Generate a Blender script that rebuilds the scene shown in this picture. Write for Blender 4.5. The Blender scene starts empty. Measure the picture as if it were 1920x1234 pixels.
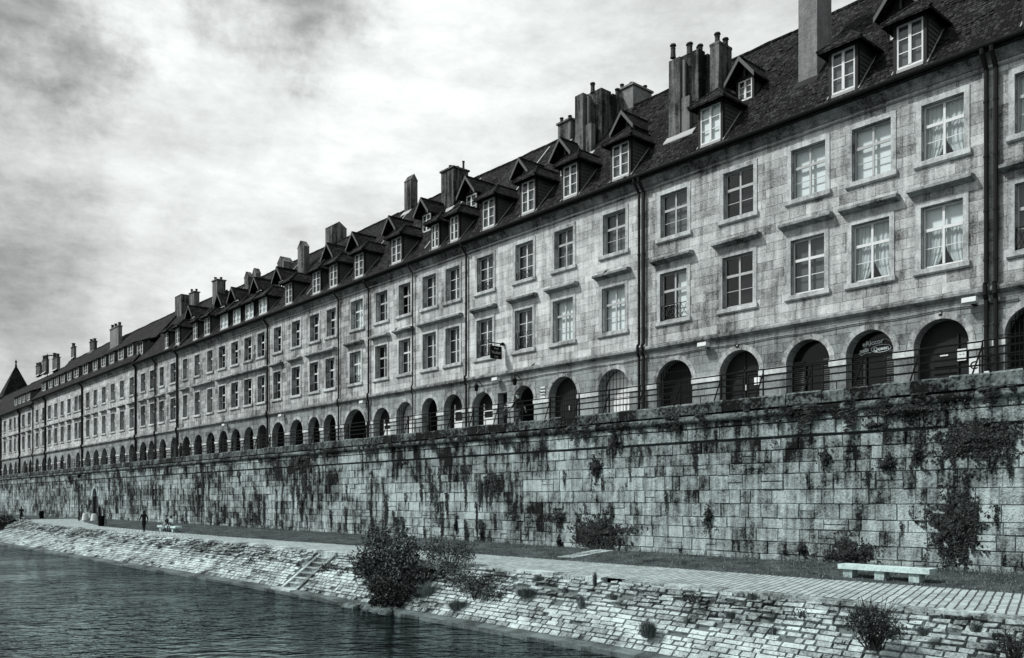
import bpy, math, random
from mathutils import Vector, Matrix, noise as mn
R=math.radians
random.seed(7)
sc=bpy.context.scene
col=sc.collection
CT,ST=.7584,.6518     # street direction against the lens axis
ZC=2.7; HY=935.0; FPX=1600.0
def g(px):
    u=(px-960)/FPX
    return (ST*u-CT)/(CT*u+ST)
def X(px,d): return d*g(px)
def depth(px,d): return d/(CT*(px-960)/FPX+ST)
def Zof(px,py,d): return ZC+depth(px,d)*(HY-py)/FPX
DF=33.7; DQ=30.0; STREET=6.6; WATER=-1.9
EAVE=19.15; SL=1.22
def roofz(y,dz=0): return EAVE+dz+SL*(y-(DF-.45))
def roofy(z,dz=0): return DF-.45+(z-EAVE-dz)/SL
def roofhit(px,py,dz=0):
    u=(px-960)/FPX; k=(HY-py)/FPX/(CT*u+ST)
    Y=(ZC-EAVE-dz+SL*(DF-.45))/(SL-k)
    return Y*g(px),Y
rnd=random.random
def ru(a,b): return random.uniform(a,b)

# ------------------------------------------------------------ mesh builder
class MB:
    def __init__(s): s.v=[];s.f=[];s.m=[];s.t=[];s.tone=.5;s.mi=0
    def poly(s,pts,mi=None,tone=None):
        i=len(s.v); s.v.extend([tuple(p) for p in pts]); s.f.append(tuple(range(i,i+len(pts))))
        s.m.append(s.mi if mi is None else mi); s.t.append(s.tone if tone is None else tone)
    def box(s,x0,x1,y0,y1,z0,z1,mi=None,tone=None):
        p=[(x0,y0,z0),(x1,y0,z0),(x1,y1,z0),(x0,y1,z0),(x0,y0,z1),(x1,y0,z1),(x1,y1,z1),(x0,y1,z1)]
        for a in ((0,1,5,4),(1,2,6,5),(2,3,7,6),(3,0,4,7),(4,5,6,7),(3,2,1,0)): s.poly([p[k] for k in a],mi,tone)
    def hexa(s,p,mi=None,tone=None):
        for a in ((0,1,5,4),(1,2,6,5),(2,3,7,6),(3,0,4,7),(4,5,6,7),(3,2,1,0)): s.poly([p[k] for k in a],mi,tone)
    def profx(s,prof,x0,x1,mi=None,tone=None,caps=True):   # profile of (y,z) swept along x
        n=len(prof)
        for i in range(n):
            a=prof[i];b=prof[(i+1)%n]
            s.poly([(x0,a[0],a[1]),(x1,a[0],a[1]),(x1,b[0],b[1]),(x0,b[0],b[1])],mi,tone)
        if caps:
            s.poly([(x0,a,b) for a,b in prof],mi,tone); s.poly([(x1,a,b) for a,b in prof][::-1],mi,tone)
    def tube(s,a,b,r0,r1=None,n=6,mi=None,tone=None,caps=True):
        a=Vector(a);b=Vector(b); r1=r0 if r1 is None else r1
        d=(b-a).normalized(); u=d.orthogonal().normalized(); w=d.cross(u)
        A=[a+(u*math.cos(t)+w*math.sin(t))*r0 for t in [2*math.pi*k/n for k in range(n)]]
        B=[b+(u*math.cos(t)+w*math.sin(t))*r1 for t in [2*math.pi*k/n for k in range(n)]]
        for k in range(n): s.poly([A[k],A[(k+1)%n],B[(k+1)%n],B[k]],mi,tone)
        if caps: s.poly(A[::-1],mi,tone); s.poly(B,mi,tone)
    def path(s,pts,r,n=6,mi=None):
        for a,b in zip(pts,pts[1:]): s.tube(a,b,r,None,n,mi)
    def lathe(s,c,prof,n=12,mi=None,tone=None):   # prof (r,z)
        for (r0,z0),(r1,z1) in zip(prof,prof[1:]):
            for k in range(n):
                a=2*math.pi*k/n;b=2*math.pi*(k+1)/n
                s.poly([(c[0]+r0*math.cos(a),c[1]+r0*math.sin(a),c[2]+z0),(c[0]+r0*math.cos(b),c[1]+r0*math.sin(b),c[2]+z0),
                        (c[0]+r1*math.cos(b),c[1]+r1*math.sin(b),c[2]+z1),(c[0]+r1*math.cos(a),c[1]+r1*math.sin(a),c[2]+z1)],mi,tone)
    def solid(s,V,Fs,th,mi=None,tone=None):      # thick sheet
        lo=[(a,b,c-th) for a,b,c in V]; ed={}
        for f in Fs:
            s.poly([V[i] for i in f],mi,tone); s.poly([lo[i] for i in f][::-1],mi,tone)
            for a,b in zip(f,f[1:]+f[:1]):
                if (b,a) in ed: del ed[(b,a)]
                else: ed[(a,b)]=1
        for a,b in ed: s.poly([V[a],V[b],lo[b],lo[a]],mi,tone)
    def build(s,name,mats,parent=None,loc=None,smooth=False):
        if not isinstance(mats,(list,tuple)): mats=[mats]
        if parent is not None: o0=Vector(abs_loc(parent))
        elif loc is not None: o0=Vector(loc)
        else: o0=Vector((0,0,0))
        me=bpy.data.meshes.new(name)
        me.from_pydata([(a-o0.x,b-o0.y,c-o0.z) for a,b,c in s.v],[],s.f)
        for m in mats: me.materials.append(m)
        me.polygons.foreach_set('material_index',s.m)
        me.uv_layers.new(name='UVMap'); me.color_attributes.new('tone','FLOAT_COLOR','CORNER')
        U=[];C=[]
        for pi,f in enumerate(s.f):
            P=[s.v[i] for i in f]
            nx=ny=nz=0.0
            for k in range(len(P)):
                a=P[k];b=P[(k+1)%len(P)]
                nx+=(a[1]-b[1])*(a[2]+b[2]); ny+=(a[2]-b[2])*(a[0]+b[0]); nz+=(a[0]-b[0])*(a[1]+b[1])
            nx,ny,nz=abs(nx),abs(ny),abs(nz); t=s.t[pi]
            for q in P:
                if ny>=nx and ny>=nz*.8: U+= (q[0],q[2])
                elif nx>=nz: U+= (q[1],q[2])
                else: U+= (q[0],q[1])
                C+= (t,t,t,1)
        me.uv_layers['UVMap'].data.foreach_set('uv',U); me.color_attributes['tone'].data.foreach_set('color',C)
        if smooth: me.polygons.foreach_set('use_smooth',[True]*len(s.f))
        me.update()
        o=bpy.data.objects.new(name,me); col.objects.link(o)
        if parent is not None: o.parent=parent
        else: o.location=o0
        return o
def abs_loc(o):
    v=Vector(o.location); p=o.parent
    while p: v=v+Vector(p.location); p=p.parent
    return v
def tag(o,label=None,cat=None,group=None,kind=None):
    if label: o['label']=label
    if cat: o['category']=cat
    if group: o['group']=group
    if kind: o['kind']=kind
    return o
def empty(name,loc,label,cat,group=None):
    o=bpy.data.objects.new(name,None); col.objects.link(o); o.location=loc; o.empty_display_size=.3
    return tag(o,label,cat,group)

# ------------------------------------------------------------ materials
class NT:
    def __init__(s,m): s.t=m.node_tree; s.n=s.t.nodes; s.l=s.t.links
    def new(s,ty,**k):
        n=s.n.new(ty)
        for a,b in k.items(): setattr(n,a,b)
        return n
    def put(s,inp,v):
        if hasattr(v,'links') or isinstance(v,bpy.types.NodeSocket): s.l.new(v,inp)
        else:
            try: inp.default_value=v
            except Exception: inp.default_value=(v,v,v,1) if len(inp.default_value)==4 else (v,v,v)
    def math(s,op,a,b=0,c=None,clamp=False):
        n=s.new('ShaderNodeMath',operation=op,use_clamp=clamp); s.put(n.inputs[0],a); s.put(n.inputs[1],b)
        if c is not None: s.put(n.inputs[2],c)
        return n.outputs[0]
    def vmap(s,v,sc=(1,1,1),rot=(0,0,0)):
        n=s.new('ShaderNodeMapping'); s.put(n.inputs[0],v); n.inputs['Scale'].default_value=sc; n.inputs['Rotation'].default_value=rot
        return n.outputs[0]
    def noise(s,v,scale,detail=4,rough=.55,dist=0):
        n=s.new('ShaderNodeTexNoise'); s.put(n.inputs['Vector'],v); n.inputs['Scale'].default_value=scale
        n.inputs['Detail'].default_value=detail; n.inputs['Roughness'].default_value=rough; n.inputs['Distortion'].default_value=dist
        return n.outputs['Fac']
    def rng(s,v,a,b,c=0,d=1):
        n=s.new('ShaderNodeMapRange'); s.put(n.inputs[0],v)
        for i,k in enumerate((a,b,c,d)): n.inputs[1+i].default_value=k
        return n.outputs[0]
    def mixc(s,f,a,b):
        n=s.new('ShaderNodeMix',data_type='RGBA'); s.put(n.inputs[0],f); s.put(n.inputs[6],a); s.put(n.inputs[7],b)
        return n.outputs[2]
    def bump(s,h,st=.5,dist=.02,nrm=None):
        n=s.new('ShaderNodeBump'); s.put(n.inputs['Height'],h); n.inputs['Strength'].default_value=st; n.inputs['Distance'].default_value=dist
        if nrm is not None: s.l.new(nrm,n.inputs['Normal'])
        return n.outputs[0]
def tc(v,k): return (v*k,v,v*(1-(1-k)*.06),1)     # grey with the photo's cold tint
def base(name):
    m=bpy.data.materials.new(name); m.use_nodes=True; q=NT(m)
    p=q.n['Principled BSDF']; p.inputs['Specular IOR Level'].default_value=.12
    return m,q,p
def stone(name,lo,hi,k,brick=None,wt=.5,wn=.5,wg=.3,ws=.3,bump=.6,bd=.02,gsc=14,rough=.9,contrast=(.25,.75),mortar=.35,moff=.5,msize=.012,pits=.0):
    m,q,p=base(name)
    pos=q.new('ShaderNodeNewGeometry').outputs['Position']
    tone=q.new('ShaderNodeAttribute',attribute_name='tone').outputs['Fac']
    n1=q.noise(pos,.55,5,.6,.3); n2=q.noise(pos,gsc,6,.65); n3=q.noise(q.vmap(pos,(3.2,3.2,.28)),1.0,5,.6)
    n4=q.noise(pos,3.1,5,.6)
    v=q.math('MULTIPLY',q.math('SUBTRACT',tone,.5),wt)
    v=q.math('MULTIPLY_ADD',q.math('SUBTRACT',n1,.5),wn*2,v)
    v=q.math('MULTIPLY_ADD',q.math('SUBTRACT',n2,.5),wg*2,v)
    v=q.math('MULTIPLY_ADD',q.math('SUBTRACT',n3,.5),ws*2,v)
    v=q.math('MULTIPLY_ADD',q.math('SUBTRACT',n4,.5),wg*1.4,v)
    h=q.math('ADD',n2,q.math('MULTIPLY',n4,.8))
    if brick:
        uv=q.new('ShaderNodeUVMap',uv_map='UVMap').outputs[0]
        dn=q.new('ShaderNodeVectorMath',operation='MULTIPLY_ADD')
        nz=q.new('ShaderNodeTexNoise'); nz.inputs['Scale'].default_value=2.2; q.l.new(pos,nz.inputs['Vector'])
        q.l.new(nz.outputs['Color'],dn.inputs[0]); dn.inputs[1].default_value=(.025,.025,0); q.l.new(uv,dn.inputs[2])
        sx=q.new('ShaderNodeSeparateXYZ'); q.l.new(dn.outputs[0],sx.inputs[0])
        W_,H_=brick[0],brick[1]
        ry=q.math('DIVIDE',sx.outputs[1],H_); row=q.math('FLOOR',ry); fy=q.math('SUBTRACT',ry,row)
        wr=q.new('ShaderNodeTexWhiteNoise',noise_dimensions='1D'); q.l.new(row,wr.inputs['W'])
        cx=q.math('MULTIPLY_ADD',q.math('DIVIDE',sx.outputs[0],W_),q.math('MULTIPLY_ADD',wr.outputs['Value'],.5,.75),q.math('MULTIPLY',wr.outputs['Value'],37.0))
        cl_=q.math('FLOOR',cx); fx=q.math('SUBTRACT',cx,cl_)
        cv=q.new('ShaderNodeCombineXYZ'); q.l.new(cl_,cv.inputs[0]); q.l.new(row,cv.inputs[1])
        wn_=q.new('ShaderNodeTexWhiteNoise',noise_dimensions='2D'); q.l.new(cv.outputs[0],wn_.inputs['Vector'])
        ey=q.math('MULTIPLY',q.math('MINIMUM',fy,q.math('SUBTRACT',1.0,fy)),H_); ex=q.math('MULTIPLY',q.math('MINIMUM',fx,q.math('SUBTRACT',1.0,fx)),W_)
        jf=q.rng(q.math('MINIMUM',ex,ey),msize*.35,msize*1.3,1,0)
        v=q.math('MULTIPLY_ADD',q.math('SUBTRACT',wn_.outputs['Value'],.5),brick[3] if len(brick)>3 else .3,v)
        jn=q.math('MULTIPLY',jf,q.rng(n4,.35,.6,.35,1))
        v=q.math('MULTIPLY_ADD',jn,-mortar,v)
        h=q.math('MULTIPLY_ADD',jn,-1.6,h)
    if pits:
        vo=q.new('ShaderNodeTexVoronoi'); vo.inputs['Scale'].default_value=9; q.l.new(q.vmap(pos,(1,1,1.8)),vo.inputs['Vector'])
        pt=q.math('MULTIPLY',q.rng(vo.outputs['Distance'],.08,.2,1,0),q.rng(n1,.45,.6,0,1))
        v=q.math('MULTIPLY_ADD',pt,-pits,v); h=q.math('MULTIPLY_ADD',pt,-1,h)
    v=q.math('ADD',v,.5)
    f=q.rng(v,contrast[0],contrast[1],0,1)
    q.l.new(q.mixc(f,tc(lo,k),tc(hi,k)),p.inputs['Base Color'])
    p.inputs['Roughness'].default_value=rough
    q.l.new(q.bump(h,bump,bd),p.inputs['Normal'])
    return m
def plain(name,v,k=.9,rough=.6,var=.3,sc=9,metal=0,spec=.3,bump=.15):
    m,q,p=base(name); pos=q.new('ShaderNodeTexCoord').outputs['Object']
    n=q.noise(pos,sc,5,.6)
    q.l.new(q.mixc(n,tc(v*(1-var),k),tc(v*(1+var),k)),p.inputs['Base Color'])
    p.inputs['Roughness'].default_value=rough; p.inputs['Metallic'].default_value=metal; p.inputs['Specular IOR Level'].default_value=spec
    q.l.new(q.bump(n,bump,.01),p.inputs['Normal'])
    return m
M={}
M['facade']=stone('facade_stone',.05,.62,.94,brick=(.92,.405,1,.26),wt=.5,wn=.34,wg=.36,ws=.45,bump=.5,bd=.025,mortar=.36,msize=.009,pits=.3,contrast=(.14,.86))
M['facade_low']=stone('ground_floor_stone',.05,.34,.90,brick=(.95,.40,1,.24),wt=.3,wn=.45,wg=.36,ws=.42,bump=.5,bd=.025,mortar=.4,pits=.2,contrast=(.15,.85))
M['trim']=stone('dressed_stone',.07,.64,.93,wt=.3,wn=.4,wg=.36,ws=.45,bump=.45,bd=.02,contrast=(.12,.85))
M['mould']=stone('weathered_moulding_stone',.025,.34,.92,wt=.3,wn=.55,wg=.4,ws=.4,bump=.7,bd=.03,contrast=(.2,.8))
M['quay']=stone('quay_block_stone',.006,.47,.83,wt=.45,wn=1.25,wg=.7,ws=1.0,bump=1,bd=.06,gsc=13,contrast=(.06,1.1),pits=.5)
M['coping']=stone('lichen_coping_stone',.004,.20,.82,wt=.5,wn=.5,wg=.8,ws=.3,bump=1,bd=.05,gsc=8,contrast=(.25,.95))
M['mortar']=plain('dark_mortar',.03,.8,.95,.4)
M['bank']=stone('embankment_block_stone',.03,.54,.83,wt=.45,wn=.85,wg=.55,ws=.05,bump=1,bd=.05,gsc=13,contrast=(.1,.85),pits=.45)
M['bankjoint']=plain('earth_joint',.10,.8,.95,.5,3)
M['ledge']=stone('wet_ledge_stone',.03,.16,.78,brick=(1.1,.5,1,.3),wt=.3,wn=.5,wg=.4,ws=.2,bump=.8)
M['roof']=stone('clay_roof_tiles',.002,.055,.97,brick=(.19,.15,1,.7),wt=.3,wn=.6,wg=.9,ws=.1,bump=1,bd=.04,gsc=5,contrast=(.35,1.25),msize=.02,mortar=.5,rough=.85)
M['chim']=stone('rendered_chimney',.008,.17,.95,wt=.6,wn=.6,wg=.4,ws=1.1,bump=.6,bd=.03,gsc=9,contrast=(.2,.95))
M['chiml']=stone('pale_rendered_chimney',.05,.27,.95,wt=.5,wn=.3,wg=.4,ws=.3,bump=.6,bd=.03,contrast=(.15,.85))
M['pot']=plain('chimney_pot_clay',.03,.95,.8)
M['iron']=plain('dark_iron',.004,.88,.7,.4,spec=.1)
M['zinc']=plain('dark_zinc_gutter',.008,.92,.6,.4,spec=.15)
M['flash']=plain('pale_flashing',.30,.95,.6,.3)
M['white']=plain('white_painted_frame',.6,.95,.5,.15)
M['greyframe']=plain('weathered_window_frame',.36,.94,.6,.25)
M['darkwood']=plain('dark_painted_wood',.013,.85,.6,.5,5,spec=.12)
M['cheek']=plain('dormer_cheek_boards',.06,.95,.8,.4)
M['barge']=plain('pale_barge_board',.07,.95,.7,.3)
M['dormerwood']=plain('dark_dormer_timber',.006,.95,.75,.4)
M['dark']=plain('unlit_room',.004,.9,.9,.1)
M['blind']=plain('white_blind',.78,.96,.8,.05)
M['curtain']=plain('white_curtain_cloth',.55,.95,.9,.08)
M['greyblind']=plain('grey_blind',.09,.93,.8,.15)
M['skin']=plain('skin',.35,.88,.6,.05)
M['black']=plain('black_cloth',.008,.8,.9,.2)
M['cloth']=plain('grey_cloth',.10,.85,.9,.2)
M['lightcloth']=plain('pale_cloth',.5,.85,.9,.1)
M['hair']=plain('dark_hair',.012,.9,.7,.2)
M['paint']=plain('white_sign_paint',.55,.88,.7,.1)
M['signwhite']=plain('white_sign_board',.6,.93,.6,.12,3)
M['bench']=stone('bench_stone',.12,.62,.78,wt=.3,wn=.4,wg=.4,ws=.2,bump=.6,bd=.02)
M['street']=stone('street_paving',.1,.3,.88,brick=(.3,.2))
M['soil']=plain('river_bed_earth',.03,.8,.95)
def mat_glass():
    m,q,p=base('window_glass')
    tr=q.new('ShaderNodeBsdfTransparent'); tr.inputs[0].default_value=(.86,.9,.9,1)
    gl=q.new('ShaderNodeBsdfGlossy'); gl.inputs['Roughness'].default_value=.04; gl.inputs['Color'].default_value=(.9,.95,.95,1)
    pos=q.new('ShaderNodeNewGeometry').outputs['Position']
    q.l.new(q.bump(q.noise(pos,1.3,2),.25,.03),gl.inputs['Normal'])
    mx=q.new('ShaderNodeMixShader'); mx.inputs[0].default_value=.04
    q.l.new(tr.outputs[0],mx.inputs[1]); q.l.new(gl.outputs[0],mx.inputs[2])
    q.l.new(mx.outputs[0],q.n['Material Output'].inputs['Surface'])
    return m
M['glass']=mat_glass()
def mat_leaf(name,lo,hi,k=.82,rough=.55):
    m,q,p=base(name); tone=q.new('ShaderNodeAttribute',attribute_name='tone').outputs['Fac']
    q.l.new(q.mixc(tone,tc(lo,k),tc(hi,k)),p.inputs['Base Color']); p.inputs['Roughness'].default_value=rough
    return m
M['leaf']=mat_leaf('bush_leaves',.003,.22)
M['ivy']=mat_leaf('dark_ivy_leaves',.002,.06,rough=.7)
M['grassb']=mat_leaf('pale_grass_blades',.03,.30)
M['twig']=plain('twigs',.02,.85,.9)
def mat_path():
    m,q,p=base('path_paving'); pos=q.new('ShaderNodeNewGeometry').outputs['Position']
    v=q.vmap(pos,(1,1,1),(0,0,R(73)))
    b=q.new('ShaderNodeTexBrick'); nz=q.new('ShaderNodeTexNoise'); nz.inputs['Scale'].default_value=1.7; q.l.new(pos,nz.inputs['Vector'])
    d=q.new('ShaderNodeVectorMath',operation='MULTIPLY_ADD'); q.l.new(nz.outputs['Color'],d.inputs[0]); d.inputs[1].default_value=(.07,.07,0); q.l.new(v,d.inputs[2])
    q.l.new(d.outputs[0],b.inputs['Vector']); b.inputs['Scale'].default_value=1; b.inputs['Brick Width'].default_value=.3; b.inputs['Row Height'].default_value=.22
    b.inputs['Mortar Size'].default_value=.028; b.inputs['Mortar Smooth'].default_value=.4; b.inputs['Color1'].default_value=(0,0,0,1); b.inputs['Color2'].default_value=(1,1,1,1)
    n2=q.noise(pos,11,6,.65); n1=q.noise(pos,.5,4)
    v=q.math('MULTIPLY_ADD',q.math('SUBTRACT',b.outputs['Color'],.5),.35,.62)
    v=q.math('MULTIPLY_ADD',q.math('SUBTRACT',n2,.5),.8,v); v=q.math('MULTIPLY_ADD',q.math('SUBTRACT',n1,.5),.5,v)
    # joints between the paver rows run open and dark
    sx=q.new('ShaderNodeSeparateXYZ'); q.l.new(d.outputs[0],sx.inputs[0])
    fr=q.math('FRACT',q.math('DIVIDE',sx.outputs[1],.44)); rowj=q.math('MAXIMUM',q.rng(fr,.0,.07,1,0),q.rng(fr,.95,1,0,1))
    j=q.math('MAXIMUM',q.math('MULTIPLY',b.outputs['Fac'],.6),q.math('MULTIPLY',rowj,q.rng(n1,.3,.7,.35,.8)))
    v=q.math('MULTIPLY_ADD',j,-.75,v,clamp=True)
    q.l.new(q.mixc(v,tc(.06,.83),tc(.62,.83)),p.inputs['Base Color']); p.inputs['Roughness'].default_value=.9
    q.l.new(q.bump(q.math('MULTIPLY_ADD',j,-1.3,n2),.9,.04),p.inputs['Normal']); return m
M['path']=mat_path()
def mat_grass():
    m,q,p=base('verge_turf'); pos=q.new('ShaderNodeNewGeometry').outputs['Position']
    n=q.noise(pos,22,6,.7); n1=q.noise(pos,.9,4,.6); n3=q.noise(pos,4,4,.6)
    v=q.math('ADD',q.math('MULTIPLY',n,.6),q.math('MULTIPLY',n1,.5)); v=q.math('MULTIPLY_ADD',n3,.3,v)
    q.l.new(q.mixc(q.rng(v,.56,.9),tc(.008,.80),tc(.15,.80)),p.inputs['Base Color']); p.inputs['Roughness'].default_value=1
    p.inputs['Specular IOR Level'].default_value=.05
    q.l.new(q.bump(n,1,.06),p.inputs['Normal']); return m
M['turf']=mat_grass()
def mat_water():
    m,q,p=base('river_water'); pos=q.new('ShaderNodeNewGeometry').outputs['Position']
    v=q.vmap(pos,(1,1,1),(0,0,R(-49)))      # wind ripples run across the stream
    w1=q.noise(q.vmap(v,(.75,1.25,1)),1.25,2,.45,.5); w2=q.noise(q.vmap(v,(.8,1.5,1)),3.4,3,.55,.3); w3=q.noise(pos,.16,3)
    h=q.math('MULTIPLY_ADD',w2,.30,w1); h=q.math('MULTIPLY',h,q.rng(w3,.35,.65,.45,1.3))
    p.inputs['Base Color'].default_value=tc(.004,.7); p.inputs['Roughness'].default_value=.6; p.inputs['Specular IOR Level'].default_value=0
    bn=q.bump(h,1,.36); gl=q.new('ShaderNodeBsdfGlossy'); gl.inputs['Roughness'].default_value=.05; gl.inputs['Color'].default_value=(.9,1,1,1); q.l.new(bn,gl.inputs['Normal'])
    fr=q.new('ShaderNodeFresnel'); fr.inputs['IOR'].default_value=1.33; q.l.new(bn,fr.inputs['Normal'])
    mx=q.new('ShaderNodeMixShader'); q.l.new(q.math('MULTIPLY',q.math('SUBTRACT',fr.outputs[0],.2,clamp=True),2.6,clamp=True),mx.inputs[0]); q.l.new(p.outputs[0],mx.inputs[1]); q.l.new(gl.outputs[0],mx.inputs[2])
    q.l.new(mx.outputs[0],q.n['Material Output'].inputs['Surface']); return m
M['water']=mat_water()

# ------------------------------------------------------------ town houses
def wall_band(mb,x0,x1,z0,z1,ops,y,dp,mi=0):
    x=x0
    for o in sorted(ops,key=lambda o:o['x0']):
        a,b,zb,zt=o['x0'],o['x1'],o['z0'],o['z1']
        if a>x: mb.poly([(x,y,z0),(a,y,z0),(a,y,z1),(x,y,z1)],mi)
        if zb>z0: mb.poly([(a,y,z0),(b,y,z0),(b,y,zb),(a,y,zb)],mi)
        yb=y+dp
        if o.get('arch'):
            r=(b-a)/2; c=(a+b)/2; sp=zt-r; N=16
            P=[(c-r*math.cos(math.pi*k/N),sp+r*math.sin(math.pi*k/N)) for k in range(N+1)]
            for (p,q1),(r2,s2) in zip(P,P[1:]):
                mb.poly([(p,y,q1),(r2,y,s2),(r2,y,z1),(p,y,z1)],mi)
                mb.poly([(p,y,q1),(r2,y,s2),(r2,yb,s2),(p,yb,q1)],mi)
            zt=sp
        else:
            mb.poly([(a,y,zt),(b,y,zt),(b,y,z1),(a,y,z1)],mi)
            mb.poly([(a,y,zt),(b,y,zt),(b,yb,zt),(a,yb,zt)],mi)
        mb.poly([(a,y,zb),(a,y,zt),(a,yb,zt),(a,yb,zb)],mi); mb.poly([(b,y,zb),(b,y,zt),(b,yb,zt),(b,yb,zb)],mi)
        mb.poly([(a,y,zb),(b,y,zb),(b,yb,zb),(a,yb,zb)],mi)
        x=b
    if x<x1: mb.poly([(x,y,z0),(x1,y,z0),(x1,y,z1),(x,y,z1)],mi)
def curtain(mb,x0,x1,z0,z1,y,side):
    n=14
    def pt(i,j):
        s=i/n; t=j/8
        w=1-.42*max(0,(t-.45)/.55)**1.5
        xx=(x0+(x1-x0)*s*w) if side<0 else (x1-(x1-x0)*s*w)
        return (xx, y+.03*math.sin(i*2.3+j*.2), z1-(z1-z0)*t*(1-.06*s))
    for i in range(n):
        for j in range(8): mb.poly([pt(i,j),pt(i+1,j),pt(i+1,j+1),pt(i,j+1)],tone=ru(.4,.6))
def guard(mb,x0,x1,z0,h,y,style):
    r=.014; bulge=.16 if style=='bow' else 0
    def q(s,z): return (x0+(x1-x0)*s, y-bulge*math.sin(math.pi*s), z)
    n=8 if bulge else 1
    for z in (z0+.04,z0+h):
        for k in range(n): mb.tube(q(k/n,z),q((k+1)/n,z),r*1.3,None,4)
    for k in range(0,5): mb.tube(q(k/4,z0+.02),q(k/4,z0+h),r,None,4)
    for k in range(4):
        a,b=k/4,(k+1)/4
        mb.tube(q(a,z0+.04),q(b,z0+h),r*.8,None,4); mb.tube(q(b,z0+.04),q(a,z0+h),r*.8,None,4)
def near_(x): return x>-34
def make_window(H,x0,x1,z0,z1,spec,dp):
    y=DF; w=MB(); s=spec.get('sur',.2); pr=.035
    w.tone=ru(.3,.6)
    w.box(x0-s,x0,y-pr,y+.03,z0,z1+s); w.box(x1,x1+s,y-pr,y+.03,z0,z1+s); w.box(x0,x1,y-pr,y+.03,z1,z1+s)
    wo=w.build('window',M['trim'],H)
    m=MB(); m.tone=ru(.35,.8)
    m.profx([(y-.12,z0-.02),(y-.12,z0-.2),(y-.07,z0-.26),(y+.05,z0-.26),(y+.05,z0),(y+dp,z0+.02)][:5],x0-s-.06,x1+s+.06)
    if spec.get('apron'):
        m.box(x0-s,x1+s,y-.03,y+.02,z0-.26-spec['apron'],z0-.262)
    m.build('sill',M['trim'],wo)
    if spec.get('fill')=='none' and not near_(x0) : spec['fill']=random.choice(['none','none','none','grey','half'])
    yf=y+dp-.07; fr=MB(); b=.06
    sx0,sx1=x0+.02,x1-.02; sz0,sz1=z0+.02,z1-.02
    fr.box(sx0,sx0+b,yf,yf+.06,sz0,sz1); fr.box(sx1-b,sx1,yf,yf+.06,sz0,sz1)
    fr.box(sx0+b,sx1-b,yf,yf+.06,sz0,sz0+b+.03); fr.box(sx0+b,sx1-b,yf,yf+.06,sz1-b,sz1)
    c=(sx0+sx1)/2; kind=spec.get('kind','cross')
    fr.box(c-.045,c+.045,yf-.012,yf+.048,sz0+b+.03,sz1-b)
    ih=sz1-sz0
    if kind=='cross':
        zt=sz0+ih*.63
        for a,bb in ((sx0+b,c-.045),(c+.045,sx1-b)):
            fr.box(a,bb,yf-.02,yf+.04,zt-.06,zt+.06); fr.box(a,bb,yf+.01,yf+.04,sz0+ih*.33-.015,sz0+ih*.33+.015)
    else:
        for t in (.35,.67):
            for a,bb in ((sx0+b,c-.045),(c+.045,sx1-b)): fr.box(a,bb,yf+.01,yf+.04,sz0+ih*t-.018,sz0+ih*t+.018)
    fr.build('frame',M[spec.get('frame','greyframe')],wo)
    gl=MB()
    if spec.get('open'):
        gl.poly([(c,yf+.03,sz0),(sx1,yf+.03,sz0),(sx1,yf+.03,sz1),(c,yf+.03,sz1)])
    else: gl.poly([(sx0,yf+.03,sz0),(sx1,yf+.03,sz0),(sx1,yf+.03,sz1),(sx0,yf+.03,sz1)])
    gl.build('pane',M['glass'],wo)
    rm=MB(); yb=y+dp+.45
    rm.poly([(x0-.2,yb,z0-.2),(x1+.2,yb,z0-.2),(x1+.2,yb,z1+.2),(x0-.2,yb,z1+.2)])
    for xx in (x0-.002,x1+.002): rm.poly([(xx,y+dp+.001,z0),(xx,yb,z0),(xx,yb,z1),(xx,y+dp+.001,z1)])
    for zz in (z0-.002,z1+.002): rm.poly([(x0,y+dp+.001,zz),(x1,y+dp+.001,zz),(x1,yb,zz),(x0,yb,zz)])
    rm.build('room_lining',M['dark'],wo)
    fill=spec.get('fill','grey'); yc=y+dp+.12
    if fill in('white','grey','half','topwhite'):
        bl=MB(); a0,a1,b0=sx0,sx1,sz0
        if fill=='half': a0=c+.03
        if fill=='topwhite': b0=sz0+ih*.63
        bl.poly([(a0,yc,b0),(a1,yc,b0),(a1,yc,sz1),(a0,yc,sz1)])
        bl.build('blind',M['greyblind' if fill=='grey' else 'blind'],wo)
    if fill in('curtain','topwhite'):
        cu=MB(); zt=sz1 if fill=='curtain' else sz0+ih*.63
        if fill=='curtain':
            for sd,a,bb in((-1,sx0,c),(1,c,sx1)):
                n=12
                for i in range(n):
                    xa=a+(bb-a)*i/n; xb=a+(bb-a)*(i+1)/n
                    cu.poly([(xa,yc+.03*math.sin(i*2.3),sz0+ih*.62),(xb,yc+.03*math.sin(i*2.3+2.3),sz0+ih*.62),(xb,yc+.03*math.sin(i*2.3+2.3),sz1),(xa,yc+.03*math.sin(i*2.3),sz1)])
            zt=sz0+ih*.62
        curtain(cu,sx0,c,sz0,zt,yc,-1); curtain(cu,c,sx1,sz0,zt,yc,1)
        cu.build('curtain',M['curtain'],wo,smooth=True)
    if spec.get('hood'):
        h=MB(); h.tone=ru(.3,.8); zb=z1+.5; hx=.42
        a,bb=spec['hood'] if isinstance(spec['hood'],tuple) else (x0-hx,x1+hx)
        h.profx([(y-.06,zb),(y-.26,zb+.08),(y-.38,zb+.1),(y-.38,zb+.2),(y-.28,zb+.25),(y+.04,zb+.26),(y+.04,zb)],a,bb)
        h.build('hood',M['mould'],wo)
    if spec.get('guard'):
        gm=MB(); guard(gm,x0+.02,x1-.02,z0+.03,spec.get('gh',.75),y+.06,spec['guard']); gm.build('iron_guard',M['iron'],wo)
    return wo
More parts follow.
